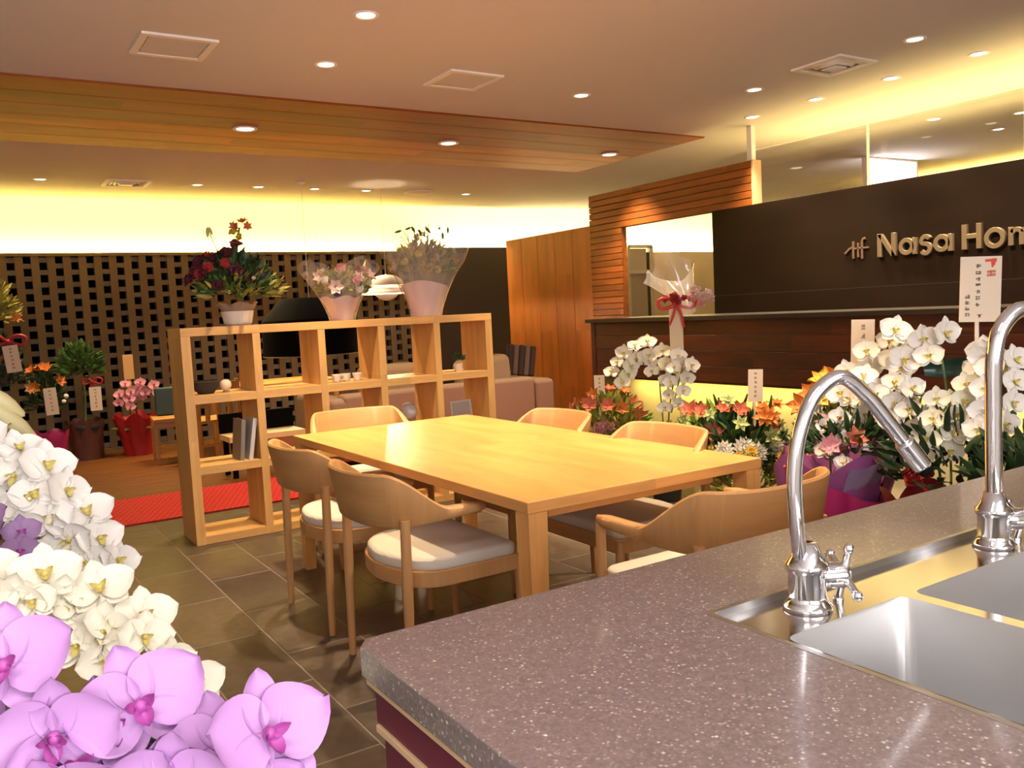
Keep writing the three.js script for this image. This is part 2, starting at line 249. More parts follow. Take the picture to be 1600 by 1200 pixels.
// glazed screen beyond, with slender posts
{ const w = struct('window_1', [bx(0.03, 0.012, 5.9, 6.45, CH - 0.006, -2.75, 2, 0.002)], M.trim);
  for (const z of [-5.75, -4.5, -3.25, -2.0]) part(w, numbered('post'), bx(0.02, CH - 0.012, 0.014, 6.45, CH / 2 - 0.006, z, 1, 0.002), M.trim);
  for (let i = 1; i < 4; i++) part(w, numbered('pane'), new THREE.BoxGeometry(0.008, CH - 0.05, 1.22), M.glass).position.set(6.45, CH / 2 - 0.02, -6.375 + i * 1.25);
  single('post', 'slender white post on the end of the boarded wall, reaching the ceiling', 'post', bx(0.05, 0.28, 0.05, 0, 0.14, 0, 1, 0.003), M.trim, [5.56, 2.42, -4.95]); }
struct('trim_3', [bx(0.05, 2.08, 5.44, 6.38, 1.04, -2.6, 2, 0.002), bx(0.40, 0.03, 5.44, 6.15, 1.88, -2.6, 2, 0.002)], M.wallTan);   // light trough behind the sign wall
cove('led_strip', 'hidden led strip in the trough behind the dark sign wall, lighting the ceiling', 5.2, 0.14, [6.14, 1.905, -2.6], [6.14, 3, -2.6], COVE_RIGHT, Math.PI / 2, new THREE.Color().setRGB(1, 0.73, 0.27));
cove('led_strip', 'hidden led strip on the far right wall behind the sign wall', 5, 0.04, [10.0, 2.4, -4.2], [9.98, 3, -4.2], COVE_TOP, Math.PI / 2);
{ const t = thing('light_box', 'glowing white hanging panel seen above the dark sign wall', 'lit sign', [8.43, 2.32, -5.62]);
  part(t, 'frame', [bx(0.86, 0.02, 0.08, 0, 0.01, 0), bx(0.86, 0.02, 0.08, 0, 0.37, 0), bx(0.02, 0.34, 0.08, -0.42, 0.19, 0), bx(0.02, 0.34, 0.08, 0.42, 0.19, 0)], M.trim);
  part(t, 'glowing_face', bx(0.82, 0.34, 0.06, 0, 0.19, 0), glow(WHITE, 3)); rect(0.8, 0.34, [8.43, 2.51, -5.57], [8.2, 2.4, 0], 4, WHITE); }
{ const t = thing('door_frame', 'grey door frame with a glazed hatch seen through the wall opening', 'door', [9.0, 0, -10.3]);
  part(t, 'frame', [bx(0.05, 2.2, 0.07, -0.24, 1.1, 0, 1), bx(0.07, 2.2, 0.07, 0.22, 1.1, 0, 1), bx(0.5, 0.05, 0.07, 0, 2.2, 0), bx(0.5, 0.06, 0.08, 0, 1.81, 0)], std([0.42, 0.36, 0.32], 0.6));
  part(t, 'leaf', bx(0.34, 1.78, 0.03, -0.04, 0.89, 0), std([0.30, 0.24, 0.20], 0.6)); part(t, 'hatch', bx(0.34, 0.34, 0.03, -0.04, 2.0, 0), std([0.36, 0.30, 0.25], 0.3)); part(t, 'dark_gap', bx(0.06, 2.1, 0.03, 0.155, 1.06, 0.002), M.wallDark); }

// sign wall and reception desk
{ const t = thing('sign_wall', 'dark brown freestanding wall carrying the raised metal sign lettering', 'sign wall', [5.70, 0, -2.6]);
  part(t, 'panel', bx(0.46, 2.06, 5.44, 0, 1.03, 0, 2, 0.004), M.signPanel);
  part(t, 'seam', bx(0.004, 0.006, 5.43, -0.2285, 1.345, 0, 2, 0), M.deskTop); }
function stroke(pts, w) {                                    // flat ribbon shape around a polyline
  const n = pts.length, L = [], Rr = []; for (let i = 0; i < n; i++) { const a = pts[Math.max(0, i - 1)], b = pts[Math.min(n - 1, i + 1)], dx = b[0] - a[0], dy = b[1] - a[1], k = w / 2 / Math.hypot(dx, dy); L.push(new THREE.Vector2(pts[i][0] - dy * k, pts[i][1] + dx * k)); Rr.push(new THREE.Vector2(pts[i][0] + dy * k, pts[i][1] - dx * k)); }
  return new THREE.Shape([...L, ...Rr.reverse()]);
}
function ex(shapes, d = 0.022) { return merge([].concat(shapes).map(s => new THREE.ExtrudeGeometry(s, { depth: d, bevelEnabled: true, bevelSize: 0.0015, bevelThickness: 0.0015, bevelSegments: 1, curveSegments: 20 }))); }
{ const t = thing('sign_lettering', 'raised metal lettering with a small emblem on the dark wall', 'sign', [5.47, 1.55, 0]); t.rotation.y = -Math.PI / 2; t.position.z = 0;
  const W = 0.030, X = 0.108, C = 0.155, rr = (cx, cy, r, w) => { const s = new THREE.Shape(); s.absarc(cx, cy, r, 0, Math.PI * 2); const h = new THREE.Path(); h.absarc(cx, cy, r - w, 0, Math.PI * 2, true); s.holes.push(h); return s; };
  const bar = (x0, y0, x1, y1) => new THREE.Shape([[x0, y0], [x1, y0], [x1, y1], [x0, y1]].map(p => new THREE.Vector2(...p)));
  const put = (name, z, shapes) => { part(t, name, ex(shapes), M.letter).position.x = z; };
  const putDim = (name, z, shapes) => { part(t, name, ex(shapes, 0.012), M.emblem).position.x = z; };
  const arc = (cx, cy, r, a0, a1, n = 14) => Array.from({ length: n + 1 }, (_, i) => [cx + r * Math.cos(a0 + (a1 - a0) * i / n), cy + r * Math.sin(a0 + (a1 - a0) * i / n)]);
  const aL = () => [rr(0.055, X / 2, X / 2 + 0.002, 0.027), bar(0.100, 0, 0.128, X)];
  putDim('emblem', -4.02, [stroke([[0.01, 0.045], [0.045, 0.075], [0.075, 0.085]], 0.012), bar(0.072, 0.005, 0.086, 0.125), bar(0.112, 0.012, 0.124, 0.112), stroke([[0.150, 0], [0.150, 0.12], [0.158, 0.138], [0.176, 0.142]], 0.014), bar(0.086, 0.07, 0.20, 0.079)]);
  put('letter_n', -3.740, [bar(0, 0, W, C), bar(0.108, 0, 0.138, C), new THREE.Shape([[0, C], [0.034, C], [0.138, 0], [0.104, 0]].map(p => new THREE.Vector2(...p)))]);
  put('letter_a', -3.577, aL());
  put('letter_s', -3.432, [stroke([...arc(0.047, 0.079, 0.029, 0.5, 3.6), ...arc(0.047, 0.029, 0.031, 1.0, -2.6)], 0.026)]);
  put('letter_a', -3.328, aL());
  put('letter_h', -3.137, [bar(0, 0, W, C), bar(0.094, 0, 0.124, C), bar(W, 0.066, 0.094, 0.092)]);
  put('letter_o', -2.998, [rr(0.068, X / 2, X / 2 + 0.010, 0.027)]);
  put('letter_m', -2.845, [bar(0, 0, 0.028, X), stroke([[0.077, 0], [0.077, 0.06], ...arc(0.048, 0.062, 0.031, 0, 2.7, 10)], 0.027), stroke([[0.140, 0], [0.140, 0.06], ...arc(0.110, 0.062, 0.031, 0, 2.7, 10)], 0.027)]);
  put('letter_e', -2.665, [stroke(arc(0.056, X / 2, 0.044, 0, 5.4, 24), 0.026), bar(0.016, 0.044, 0.10, 0.064)]); }
{ const t = thing('reception_desk', 'long dark wood reception desk with yellow light glowing underneath', 'desk', [4.3, 0, -3.0]);
  part(t, 'top', bx(0.62, 0.03, 5.16, 0.28, 1.19, 0, 2, 0.003), M.deskTop);
  for (let i = 0; i < 4; i++) part(t, 'front_board', bx(0.03, 0.104, 5.06, 0.03, 0.804 + i * 0.1065, 0.03, 2, 0.002, i * 0.9), M.darkWood);
  part(t, 'end_panel', bx(0.50, 1.175, 0.05, 0.27, 0.5875, -2.545, 1, 0.002), M.darkWood);
  part(t, 'underside', bx(0.5, 0.02, 5.06, 0.28, 0.745, 0.03, 2, 0), M.darkWood);
  part(t, 'base', bx(0.06, 0.735, 5.05, 0.36, 0.3675, 0.03, 2, 0.002), M.wallCream); }
cove('led_strip', 'hidden led strip under the reception desk overhang', 4.9, 0.03, [4.52, 0.725, -2.95], [4.57, 0.3, -2.95], COVE_DESK, Math.PI / 2);

// ------------------------------------------------------------------ ceiling fittings
function vent(x, z, w, label, kind) {
  const t = thing('ceiling_vent', label, 'vent', [x, CH, z]); const f = 0.035;
  part(t, 'frame', [bx(w, 0.014, f, 0, -0.005, w / 2 - f / 2), bx(w, 0.014, f, 0, -0.005, -w / 2 + f / 2), bx(f, 0.014, w - 2 * f, w / 2 - f / 2, -0.005, 0), bx(f, 0.014, w - 2 * f, -w / 2 + f / 2, -0.005, 0)], M.trim);
  if (kind) { for (let i = 0; i < 3; i++) { const a = w / 2 - 0.05 - i * 0.035, b = a - 0.02; part(t, 'louvre', T(new THREE.CylinderGeometry(a * 1.414, b * 1.414, 0.03, 4, 1, true), 0, 0.004 - i * 0.008, 0, 0, Math.PI / 4, 0), M.ventMetal); } part(t, 'plate', bx(0.11, 0.006, 0.11, 0, -0.022, 0), M.ventMetal); }
  else part(t, 'plate', bx(w - 2 * f - 0.012, 0.008, w - 2 * f - 0.012, 0, -0.004, 0), M.ceiling);
}
M.ventMetal = std([0.85, 0.82, 0.78], 0.4, { side: THREE.DoubleSide });
vent(1.03, -4.61, 0.36, 'square flush ceiling vent with a pale frame, at upper left');
vent(2.69, -4.61, 0.36, 'square flush ceiling vent with a pale frame, left of the lone downlight');
vent(4.65, -3.47, 0.36, 'bright white square louvred vent near the right hand cove', 1);
vent(1.48, -8.98, 0.40, 'lit rectangular vent in the back ceiling beside the small downlights', 1);
{ const t = thing('ceiling_disc', 'flat round ceiling fitting near the right end of the back row', 'ceiling light', [4.55, CH, -8.92]); part(t, 'cover', lathe([[0, -0.03], [0.10, -0.026], [0.15, -0.012], [0.16, 0]], 32), M.trim); part(t, 'rim', T(new THREE.TorusGeometry(0.162, 0.008, 8, 32), 0, -0.004, 0, Math.PI / 2), M.trim); }

// ------------------------------------------------------------------ dining table and chairs
{ const t = thing('dining_table', 'large oak dining table with square corner legs, lit by the downlights', 'table', [1.957, 0, -3.305]);
  const w = 1.05, l = 2.21, k = 0.038; const s = new THREE.Shape([[-w / 2, -l / 2], [w / 2, -l / 2], [w / 2, l / 2], [-w / 2, l / 2]].map(p => new THREE.Vector2(...p)));
  const top = new THREE.ExtrudeGeometry(s, { depth: k - 0.006, bevelEnabled: true, bevelSize: 0.003, bevelThickness: 0.003, bevelOffset: -0.003, bevelSegments: 2 }); top.rotateX(-Math.PI / 2);
  part(t, 'tabletop', tri(T(top, 0, 0.71 - k + 0.003, 0), 2), M.tableOak);
  for (const sx of [-1, 1]) for (const sz of [-1, 1]) { const g = loft([[0, 0.052], [0.672, 0.072]].map(([y, q]) => { const c = 0.037 * 2; const cx = sx * (w / 2 - 0.004), cz = sz * (l / 2 - 0.004); return [[0, 0], [-1, 0], [-1, -1], [0, -1]].map(([a, b]) => V(cx + sx * a * q, y, cz + sz * b * q)).sort(() => 0); }).map(r => (sx * sz > 0 ? r : r.slice().reverse())), true, 0.3); part(t, 'leg', tri(g, 1), M.tableOak); }
  part(t, 'apron', [bx(w - 0.30, 0.05, 0.022, 0, 0.645, l / 2 - 0.12), bx(w - 0.30, 0.05, 0.022, 0, 0.645, -l / 2 + 0.12), bx(0.022, 0.05, l - 0.24, -w / 2 + 0.14, 0.645, 0, 2), bx(0.022, 0.05, l - 0.24, w / 2 - 0.14, 0.645, 0, 2)], M.tableOak); }
function chairParts(t, posts) {
  const sst = (a, b, x) => { x = Math.max(0, Math.min(1, (x - a) / (b - a))); return x * x * (3 - 2 * x); };
  // bent back board running out into two arms
  const plan = new THREE.CatmullRomCurve3([V(-0.285, 0, posts ? 0.20 : 0.075), V(-0.288, 0, 0.0), V(-0.276, 0, -0.12), V(-0.238, 0, -0.225), V(-0.15, 0, -0.283), V(0, 0, -0.305), V(0.15, 0, -0.283), V(0.238, 0, -0.225), V(0.276, 0, -0.12), V(0.288, 0, 0.0), V(0.285, 0, posts ? 0.20 : 0.075)]);
  const N = 56, rings = [];
  for (let i = 0; i <= N; i++) {
    const u = i / N, p = plan.getPointAt(u), g = plan.getTangentAt(u), n = V(g.z, 0, -g.x).normalize();  // n points inward or outward
    const d = Math.abs(u - 0.5) * 2, end = Math.min(1, Math.min(u, 1 - u) * 22 + 0.35);
    const k = 1 - (posts ? sst(0.40, 0.70, d) : sst(0.42, 0.76, d)), top = 0.648 + 0.132 * k - 0.006 * (1 - end), bot = 0.612 - 0.022 * sst(0.1, 0.62, 1 - d) + 0.006 * (1 - end), th = (0.020 + 0.026 * (1 - k)) * end;
    const lean = -0.035 * k; const q = (y, o) => V(p.x + n.x * o, y, p.z + n.z * o + lean * (y - 0.6) / 0.18);
    const e = 0.007; rings.push([q(bot, -th / 2 + e), q(bot + e, -th / 2), q(top - e, -th / 2), q(top, -th / 2 + e), q(top, th / 2 - e), q(top - e, th / 2), q(bot + e, th / 2), q(bot, th / 2 - e)]);
  }
  part(t, 'backrest', tri(loft(rings, true, 0.8), 0), M.chairWood);
  const leg = (x, z, h, r0, r1, tx, tz) => tri(loft([[0, r0], [h * 0.6, r1], [h, r1 * 0.92]].map(([y, r]) => Array.from({ length: 14 }, (_, i) => { const a = -i / 14 * Math.PI * 2; return V(x + tx * (1 - y / h) + r * Math.cos(a), y, z + tz * (1 - y / h) + r * Math.sin(a)); })), true, 0.9), 1);
  for (const s of [-1, 1]) { part(t, 'leg', leg(s * 0.262, -0.222, 0.622, 0.0135, 0.019, 0, -0.012), M.chairWood); part(t, 'leg', posts ? leg(s * 0.283, 0.19, 0.622, 0.013, 0.018, 0, 0.01) : leg(s * 0.256, 0.225, 0.415, 0.013, 0.019, 0, 0.004), M.chairWood); }
  const D = (a, y0, y1, r, n = 40) => { const out = []; for (let i = 0; i < n; i++) { } return out; };
  const outline = inset => { const s = new THREE.Shape(), w = 0.265 - inset, f = 0.235 - inset, b = -0.215 + inset, c = 0.16; s.moveTo(-w + 0.03, f); s.lineTo(w - 0.03, f); s.quadraticCurveTo(w, f, w, f - 0.03); s.lineTo(w, b + c); s.bezierCurveTo(w, b + 0.03, w - 0.10, b, 0, b - 0.015); s.bezierCurveTo(-w + 0.10, b, -w, b + 0.03, -w, b + c); s.lineTo(-w, f - 0.03); s.quadraticCurveTo(-w, f, -w + 0.03, f); return s; };
  const fr = new THREE.ExtrudeGeometry(outline(0.004), { depth: 0.05, bevelEnabled: true, bevelSize: 0.004, bevelThickness: 0.004, bevelSegments: 2, curveSegments: 14 }); fr.rotateX(Math.PI / 2);
  part(t, 'seat_frame', tri(T(fr, 0, 0.42, 0), 0), M.chairWood);
  const pad = new THREE.ExtrudeGeometry(outline(0.028), { depth: 0.016, bevelEnabled: true, bevelSize: 0.022, bevelThickness: 0.018, bevelSegments: 5, curveSegments: 14 }); pad.rotateX(Math.PI / 2);
  part(t, 'seat_pad', T(toCreasedNormals(pad, 0.9), 0, 0.448, 0), M.seat);
}
const sideChair = thing('dining_chair', 'oak dining chair nearest the worktop, at the left side of the table', 'chair', [1.425, 0, -2.865], Math.PI / 2, 'chairs around the dining table');
chairParts(sideChair, false);
copyOf(sideChair, [1.435, 0, -3.635], Math.PI / 2, 'second oak dining chair on the left side of the table, nearer the bookshelf');
copyOf(sideChair, [2.255, 0, -2.75], -Math.PI / 2, 'oak chair on the far right side of the table, nearer the white chrysanthemums');
copyOf(sideChair, [2.30, 0, -3.58], -Math.PI / 2, 'oak chair on the far right side of the table, nearer the sofa');
const armChair = thing('dining_armchair', 'oak armchair at the near end of the table, its back beside the chrome tap', 'chair', [1.945, 0, -1.945], Math.PI, 'chairs around the dining table');
chairParts(armChair, true);
copyOf(sideChair, [1.87, 0, -4.44], -0.10, 'oak chair at the far end of the table, in front of the bookshelf');

// ------------------------------------------------------------------ open bookshelf
{ const x0 = 1.09, x1 = 3.215, z = -5.29, d = 0.36, t = thing('bookshelf', 'open backed oak cube bookshelf of fifteen cells dividing the room', 'shelf', [(x0 + x1) / 2, 0, z - d / 2]); const w = x1 - x0;
  const ys = [0.026, 0.446, 0.868, 1.271]; for (const [i, y] of ys.entries()) part(t, i === 3 ? 'top_board' : 'shelf_board', bx(w - (i === 3 ? 0 : 0.1), 0.05, d - (i === 3 ? 0 : 0.004), 0, y, 0, 0, 0.002, i), M.oak);
  for (let i = 0; i < 6; i++) { const e = i === 0 || i === 5, x = -w / 2 + 0.0275 + (w - 0.055) * i / 5; part(t, 'upright', bx(e ? 0.055 : 0.048, 1.246, d - 0.002, x, 0.623, 0, 1, 0.002, i * 0.7), M.oak); } }
// things on the shelf
{ const b = thing('book', 'pale grey magazine leaning in the left lower cell of the bookshelf', 'book', [1.455, 0.471, -5.42]); b.rotation.set(0, 0, -0.17); part(b, 'cover', [bx(0.003, 0.255, 0.19, -0.011, 0.128, 0), bx(0.003, 0.255, 0.19, 0.011, 0.128, 0), bx(0.024, 0.255, 0.004, 0, 0.128, 0.095)], std([0.55, 0.54, 0.55], 0.4)); part(b, 'pages', bx(0.018, 0.248, 0.184, 0, 0.128, -0.002), std([0.7, 0.66, 0.58], 0.8));
  const c = thing('book', 'darker grey magazine standing left of the pale leaning one', 'book', [1.405, 0.471, -5.43]); c.rotation.set(0, 0, -0.10); part(c, 'cover', [bx(0.003, 0.25, 0.19, -0.012, 0.125, 0), bx(0.003, 0.25, 0.19, 0.012, 0.125, 0), bx(0.026, 0.25, 0.004, 0, 0.125, 0.095)], std([0.20, 0.18, 0.16], 0.5)); part(c, 'pages', bx(0.02, 0.243, 0.184, 0, 0.125, -0.002), std([0.5, 0.45, 0.38], 0.8)); }
{ const t = thing('wicker_bowl', 'dark bowl on the upper left cell of the bookshelf', 'bowl', [1.245, 0.893, -5.44]); part(t, 'bowl', lathe([[0.0, 0.004], [0.045, 0], [0.05, 0.006], [0.075, 0.04], [0.082, 0.075], [0.078, 0.075], [0.07, 0.04], [0.04, 0.014], [0, 0.014]], 28), std([0.03, 0.025, 0.022], 0.7)); part(t, 'rim', T(new THREE.TorusGeometry(0.08, 0.004, 6, 28), 0, 0.075, 0, Math.PI / 2), std([0.05, 0.03, 0.02], 0.6));
  const c = thing('round_ornament', 'small pale glass ball beside the dark bowl on the bookshelf', 'ornament', [1.36, 0.893, -5.42]); part(c, 'ball', T(new THREE.SphereGeometry(0.035, 24, 16), 0, 0.045, 0), std([0.75, 0.62, 0.48], 0.2)); part(c, 'foot', lathe([[0, 0], [0.022, 0], [0.02, 0.008], [0.012, 0.014], [0, 0.014]], 20), std([0.3, 0.25, 0.2], 0.4));
  const cup = thing('cup', 'leftmost small white cup in the middle upper cell of the bookshelf', 'cup', [2.07, 0.893, -5.40], 0, 'white cups in the bookshelf'); part(cup, 'bowl', lathe([[0, 0.003], [0.018, 0], [0.022, 0.006], [0.032, 0.045], [0.034, 0.052], [0.031, 0.052], [0.02, 0.01], [0, 0.008]], 24), M.potWhite); part(cup, 'handle', T(new THREE.TorusGeometry(0.014, 0.0035, 8, 18), 0.04, 0.028, 0), M.potWhite);
  copyOf(cup, [2.145, 0.893, -5.43], 0.6, 'middle small white cup in the middle upper cell of the bookshelf'); copyOf(cup, [2.215, 0.893, -5.40], 1.2, 'rightmost small white cup in the middle upper cell of the bookshelf');
  const v = thing('glass_globe', 'round frosted glass globe in the fourth lower cell of the bookshelf', 'ornament', [2.585, 0.471, -5.42]); part(v, 'globe', T(new THREE.SphereGeometry(0.06, 28, 20), 0, 0.175, 0), std([0.52, 0.48, 0.52], 0.2)); part(v, 'stand', lathe([[0, 0], [0.05, 0], [0.05, 0.01], [0.012, 0.03], [0.012, 0.10], [0.03, 0.122], [0, 0.122]], 24), std([0.3, 0.26, 0.26], 0.3, { metalness: 0.6 }));
  const f = thing('picture_card', 'pale tilted photo card on a stand in the right lower cell of the bookshelf', 'card', [3.02, 0.471, -5.43], -0.25); f.rotation.x = -0.18; part(f, 'frame', bx(0.16, 0.21, 0.014, 0, 0.105, 0), std([0.60, 0.54, 0.48], 0.5)); part(f, 'picture', bx(0.13, 0.18, 0.003, 0, 0.105, 0.008), std([0.40, 0.38, 0.36], 0.6)); part(f, 'strut', bx(0.03, 0.19, 0.006, 0, 0.095, -0.03), std([0.2, 0.15, 0.1], 0.6)); }

// ------------------------------------------------------------------ sofa group behind the shelf
{ const t = thing('sofa', 'taupe fabric sofa seen from behind, beyond the bookshelf', 'sofa', [3.80, 0, -7.5]);
  part(t, 'back', bx(2.0, 0.58, 0.2, -0.05, 0.36, 0.36, 0, 0.04), M.sofa); part(t, 'seat', bx(1.96, 0.30, 0.8, -0.05, 0.24, -0.12, 0, 0.04), M.sofa);
  part(t, 'arm', bx(0.24, 0.56, 0.95, 1.07, 0.34, -0.02, 0, 0.05), M.sofa); part(t, 'arm', bx(0.24, 0.56, 0.95, -1.05, 0.34, -0.02, 0, 0.05), M.sofa);
  for (const x of [-1.1, 1.0]) for (const z of [-0.35, 0.35]) part(t, 'foot', cyl(0.025, 0.02, 0.08, x, 0.04, z), M.darkWood);
  const cu = (name, label, x, m, w, tilt) => { const c = thing(name, label, 'cushion', [x, 0.40, -7.39]); c.rotation.set(-0.06, 0, tilt); part(c, 'cover', T(new RoundedBoxGeometry(w, 0.46, 0.16, 4, 0.07), 0, 0.235, 0), m); part(c, 'piping', tube([[-w / 2 + 0.03, 0.03, 0.0], [-w / 2 + 0.005, 0.235, 0], [-w / 2 + 0.03, 0.44, 0], [0, 0.467, 0], [w / 2 - 0.03, 0.44, 0], [w / 2 - 0.005, 0.235, 0], [w / 2 - 0.03, 0.03, 0]], 0.006, 60, 6), m); };
  cu('cushion', 'wide tan back cushion at the right end of the sofa', 4.38, M.sofaCushion, 0.62, 0.05); cu('cushion', 'tan back cushion on the left half of the sofa', 3.35, M.sofaCushion, 0.62, 0);
  const c = thing('cushion', 'dark striped cushion leaning at the sofa arm by the wooden wall', 'cushion', [4.86, 0.622, -7.50]); c.rotation.set(-0.1, -0.3, -0.18); for (let i = 0; i < 5; i++) part(c, i % 2 ? 'pale_stripe' : 'dark_stripe', bx(0.06, 0.32, 0.10, -0.12 + i * 0.06, 0.17, 0, 1, 0.02), i % 2 ? std([0.16, 0.11, 0.09], 0.95) : M.darkCushion); }
// black pendant shade and white layered pendant over the back dining area
{ const t = thing('pendant_lamp', 'large black tapered pendant shade hanging beyond the bookshelf', 'pendant lamp', [3.02, 0.965, -8.5]);
  part(t, 'shade', lathe([[0.485, 0], [0.48, 0.34], [0.47, 0.36], [0.29, 0.565], [0.27, 0.57], [0.03, 0.57], [0.03, 0.56], [0.265, 0.56], [0.455, 0.355], [0.475, 0], [0.485, 0]], 48), M.black);
  part(t, 'rim', T(new THREE.TorusGeometry(0.482, 0.007, 8, 56), 0, 0, 0, Math.PI / 2), std([0.2, 0.16, 0.12], 0.4)); part(t, 'cord', cyl(0.0025, 0.0025, 1.16, 0, 1.15, 0, 8), M.trim); part(t, 'canopy', lathe([[0, 1.735], [0.04, 1.733], [0.05, 1.715], [0.012, 1.70], [0, 1.70]], 24), M.trim);
  part(t, 'bulb', T(new THREE.SphereGeometry(0.04, 16, 12), 0, 0.38, 0), glow(WARM, 5)); const l = new THREE.PointLight(WARM, 4, 0, 2); l.position.set(3.02, 1.28, -8.5); l.castShadow = true; l.shadow.radius = 2; scene.add(l);
  const p = thing('pendant_lamp', 'white layered pendant lamp glowing between the bouquets', 'pendant lamp', [3.88, 1.48, -8.5]); const w = std([0.82, 0.78, 0.70], 0.5, { side: THREE.DoubleSide });
  part(p, 'upper_shade', lathe([[0.05, 0.27], [0.10, 0.26], [0.16, 0.22], [0.19, 0.16], [0.185, 0.16], [0.155, 0.215], [0.10, 0.25]], 40), w); part(p, 'middle_shade', lathe([[0.13, 0.155], [0.24, 0.105], [0.27, 0.075], [0.265, 0.072], [0.235, 0.10], [0.13, 0.148]], 44), w); part(p, 'lower_shade', lathe([[0.02, 0.0], [0.08, 0.02], [0.13, 0.065], [0.125, 0.068], [0.075, 0.026], [0.02, 0.008]], 40), w);
  part(p, 'bulb', T(new THREE.SphereGeometry(0.045, 16, 12), 0, 0.10, 0), glow(WARM, 9)); part(p, 'cord', cyl(0.002, 0.002, 0.96, 0, 0.74, 0, 8), M.trim); part(p, 'stem', cyl(0.012, 0.012, 0.16, 0, 0.2, 0, 12), M.trim);
  const q = new THREE.PointLight(WARM, 5, 0, 2); q.position.set(3.88, 1.585, -8.5); q.castShadow = true; scene.add(q); }
// low tables and chairs of the back dining area
{ const t = thing('back_table', 'oak table of the back dining area seen through the bookshelf', 'table', [2.75, 0, -9.25]); part(t, 'tabletop', bx(1.4, 0.03, 0.8, 0, 0.665, 0, 0, 0.003), M.backWood); for (const x of [-0.65, 0.65]) for (const z of [-0.35, 0.35]) part(t, 'leg', bx(0.05, 0.65, 0.05, x, 0.325, z, 1, 0.003), M.backWood);
  const b = thing('bench', 'pale lit bench with a black backrest seen through the second bookshelf column', 'bench', [2.18, 0, -7.55]); part(b, 'seat', bx(0.66, 0.05, 0.34, 0, 0.335, 0, 0, 0.004), std([0.72, 0.56, 0.30], 0.6)); part(b, 'backrest', bx(0.66, 0.17, 0.03, 0, 0.445, -0.16, 0, 0.004), M.black); for (const x of [-0.29, 0.29]) for (const z of [-0.13, 0.13]) part(b, 'leg', bx(0.04, 0.31, 0.04, x, 0.155, z, 1, 0.002), M.black); part(b, 'front_panel', bx(0.56, 0.12, 0.02, 0, 0.25, 0.10, 0, 0.002), std([0.72, 0.56, 0.30], 0.6));
  const c = thing('slatted_chair', 'wooden slat back chair seen through the left cells of the bookshelf', 'chair', [1.95, 0, -8.45], 0.2); for (const x of [-0.2, 0.2]) { part(c, 'leg', bx(0.035, 0.80, 0.035, x, 0.40, 0.2, 1, 0.003), M.backWood); part(c, 'leg', bx(0.035, 0.42, 0.035, x, 0.21, -0.2, 1, 0.003), M.backWood); } part(c, 'seat', bx(0.44, 0.03, 0.44, 0, 0.42, 0, 0, 0.004), M.backWood); part(c, 'top_rail', bx(0.44, 0.08, 0.025, 0, 0.74, 0.2, 0, 0.003), M.backWood); for (let i = 0; i < 3; i++) part(c, 'slat', bx(0.045, 0.28, 0.014, -0.11 + i * 0.11, 0.57, 0.2, 1, 0.002), M.backWood); part(c, 'stretcher', bx(0.40, 0.025, 0.02, 0, 0.2, 0.2), M.backWood);
  const s = thing('green_chair', 'low wooden chair with a dark green back left of the bookshelf', 'chair', [1.72, 0, -8.95], -0.1); part(s, 'seat', bx(0.40, 0.035, 0.42, 0, 0.42, 0, 0, 0.004), M.backWood); part(s, 'seat_rail', bx(0.38, 0.05, 0.38, 0, 0.375, 0), M.backWood); for (const x of [-0.18, 0.18]) for (const z of [-0.18, 0.18]) part(s, 'leg', bx(0.035, 0.37, 0.035, x, 0.185, z, 1, 0.002), M.backWood); part(s, 'backrest', bx(0.34, 0.28, 0.05, 0.02, 0.58, -0.14, 0, 0.02), M.potGreen); part(s, 'back_post', [bx(0.03, 0.26, 0.03, -0.13, 0.56, -0.175, 1), bx(0.03, 0.26, 0.03, 0.17, 0.56, -0.175, 1)], M.backWood); }
single('floor_runner', 'bright red ribbed runner mat on the tiled floor behind the bookshelf', 'carpet', bx(5.0, 0.012, 0.97, 0, 0.006, 0, 0, 0.003), M.runner, [3.17, 0, -6.67]);

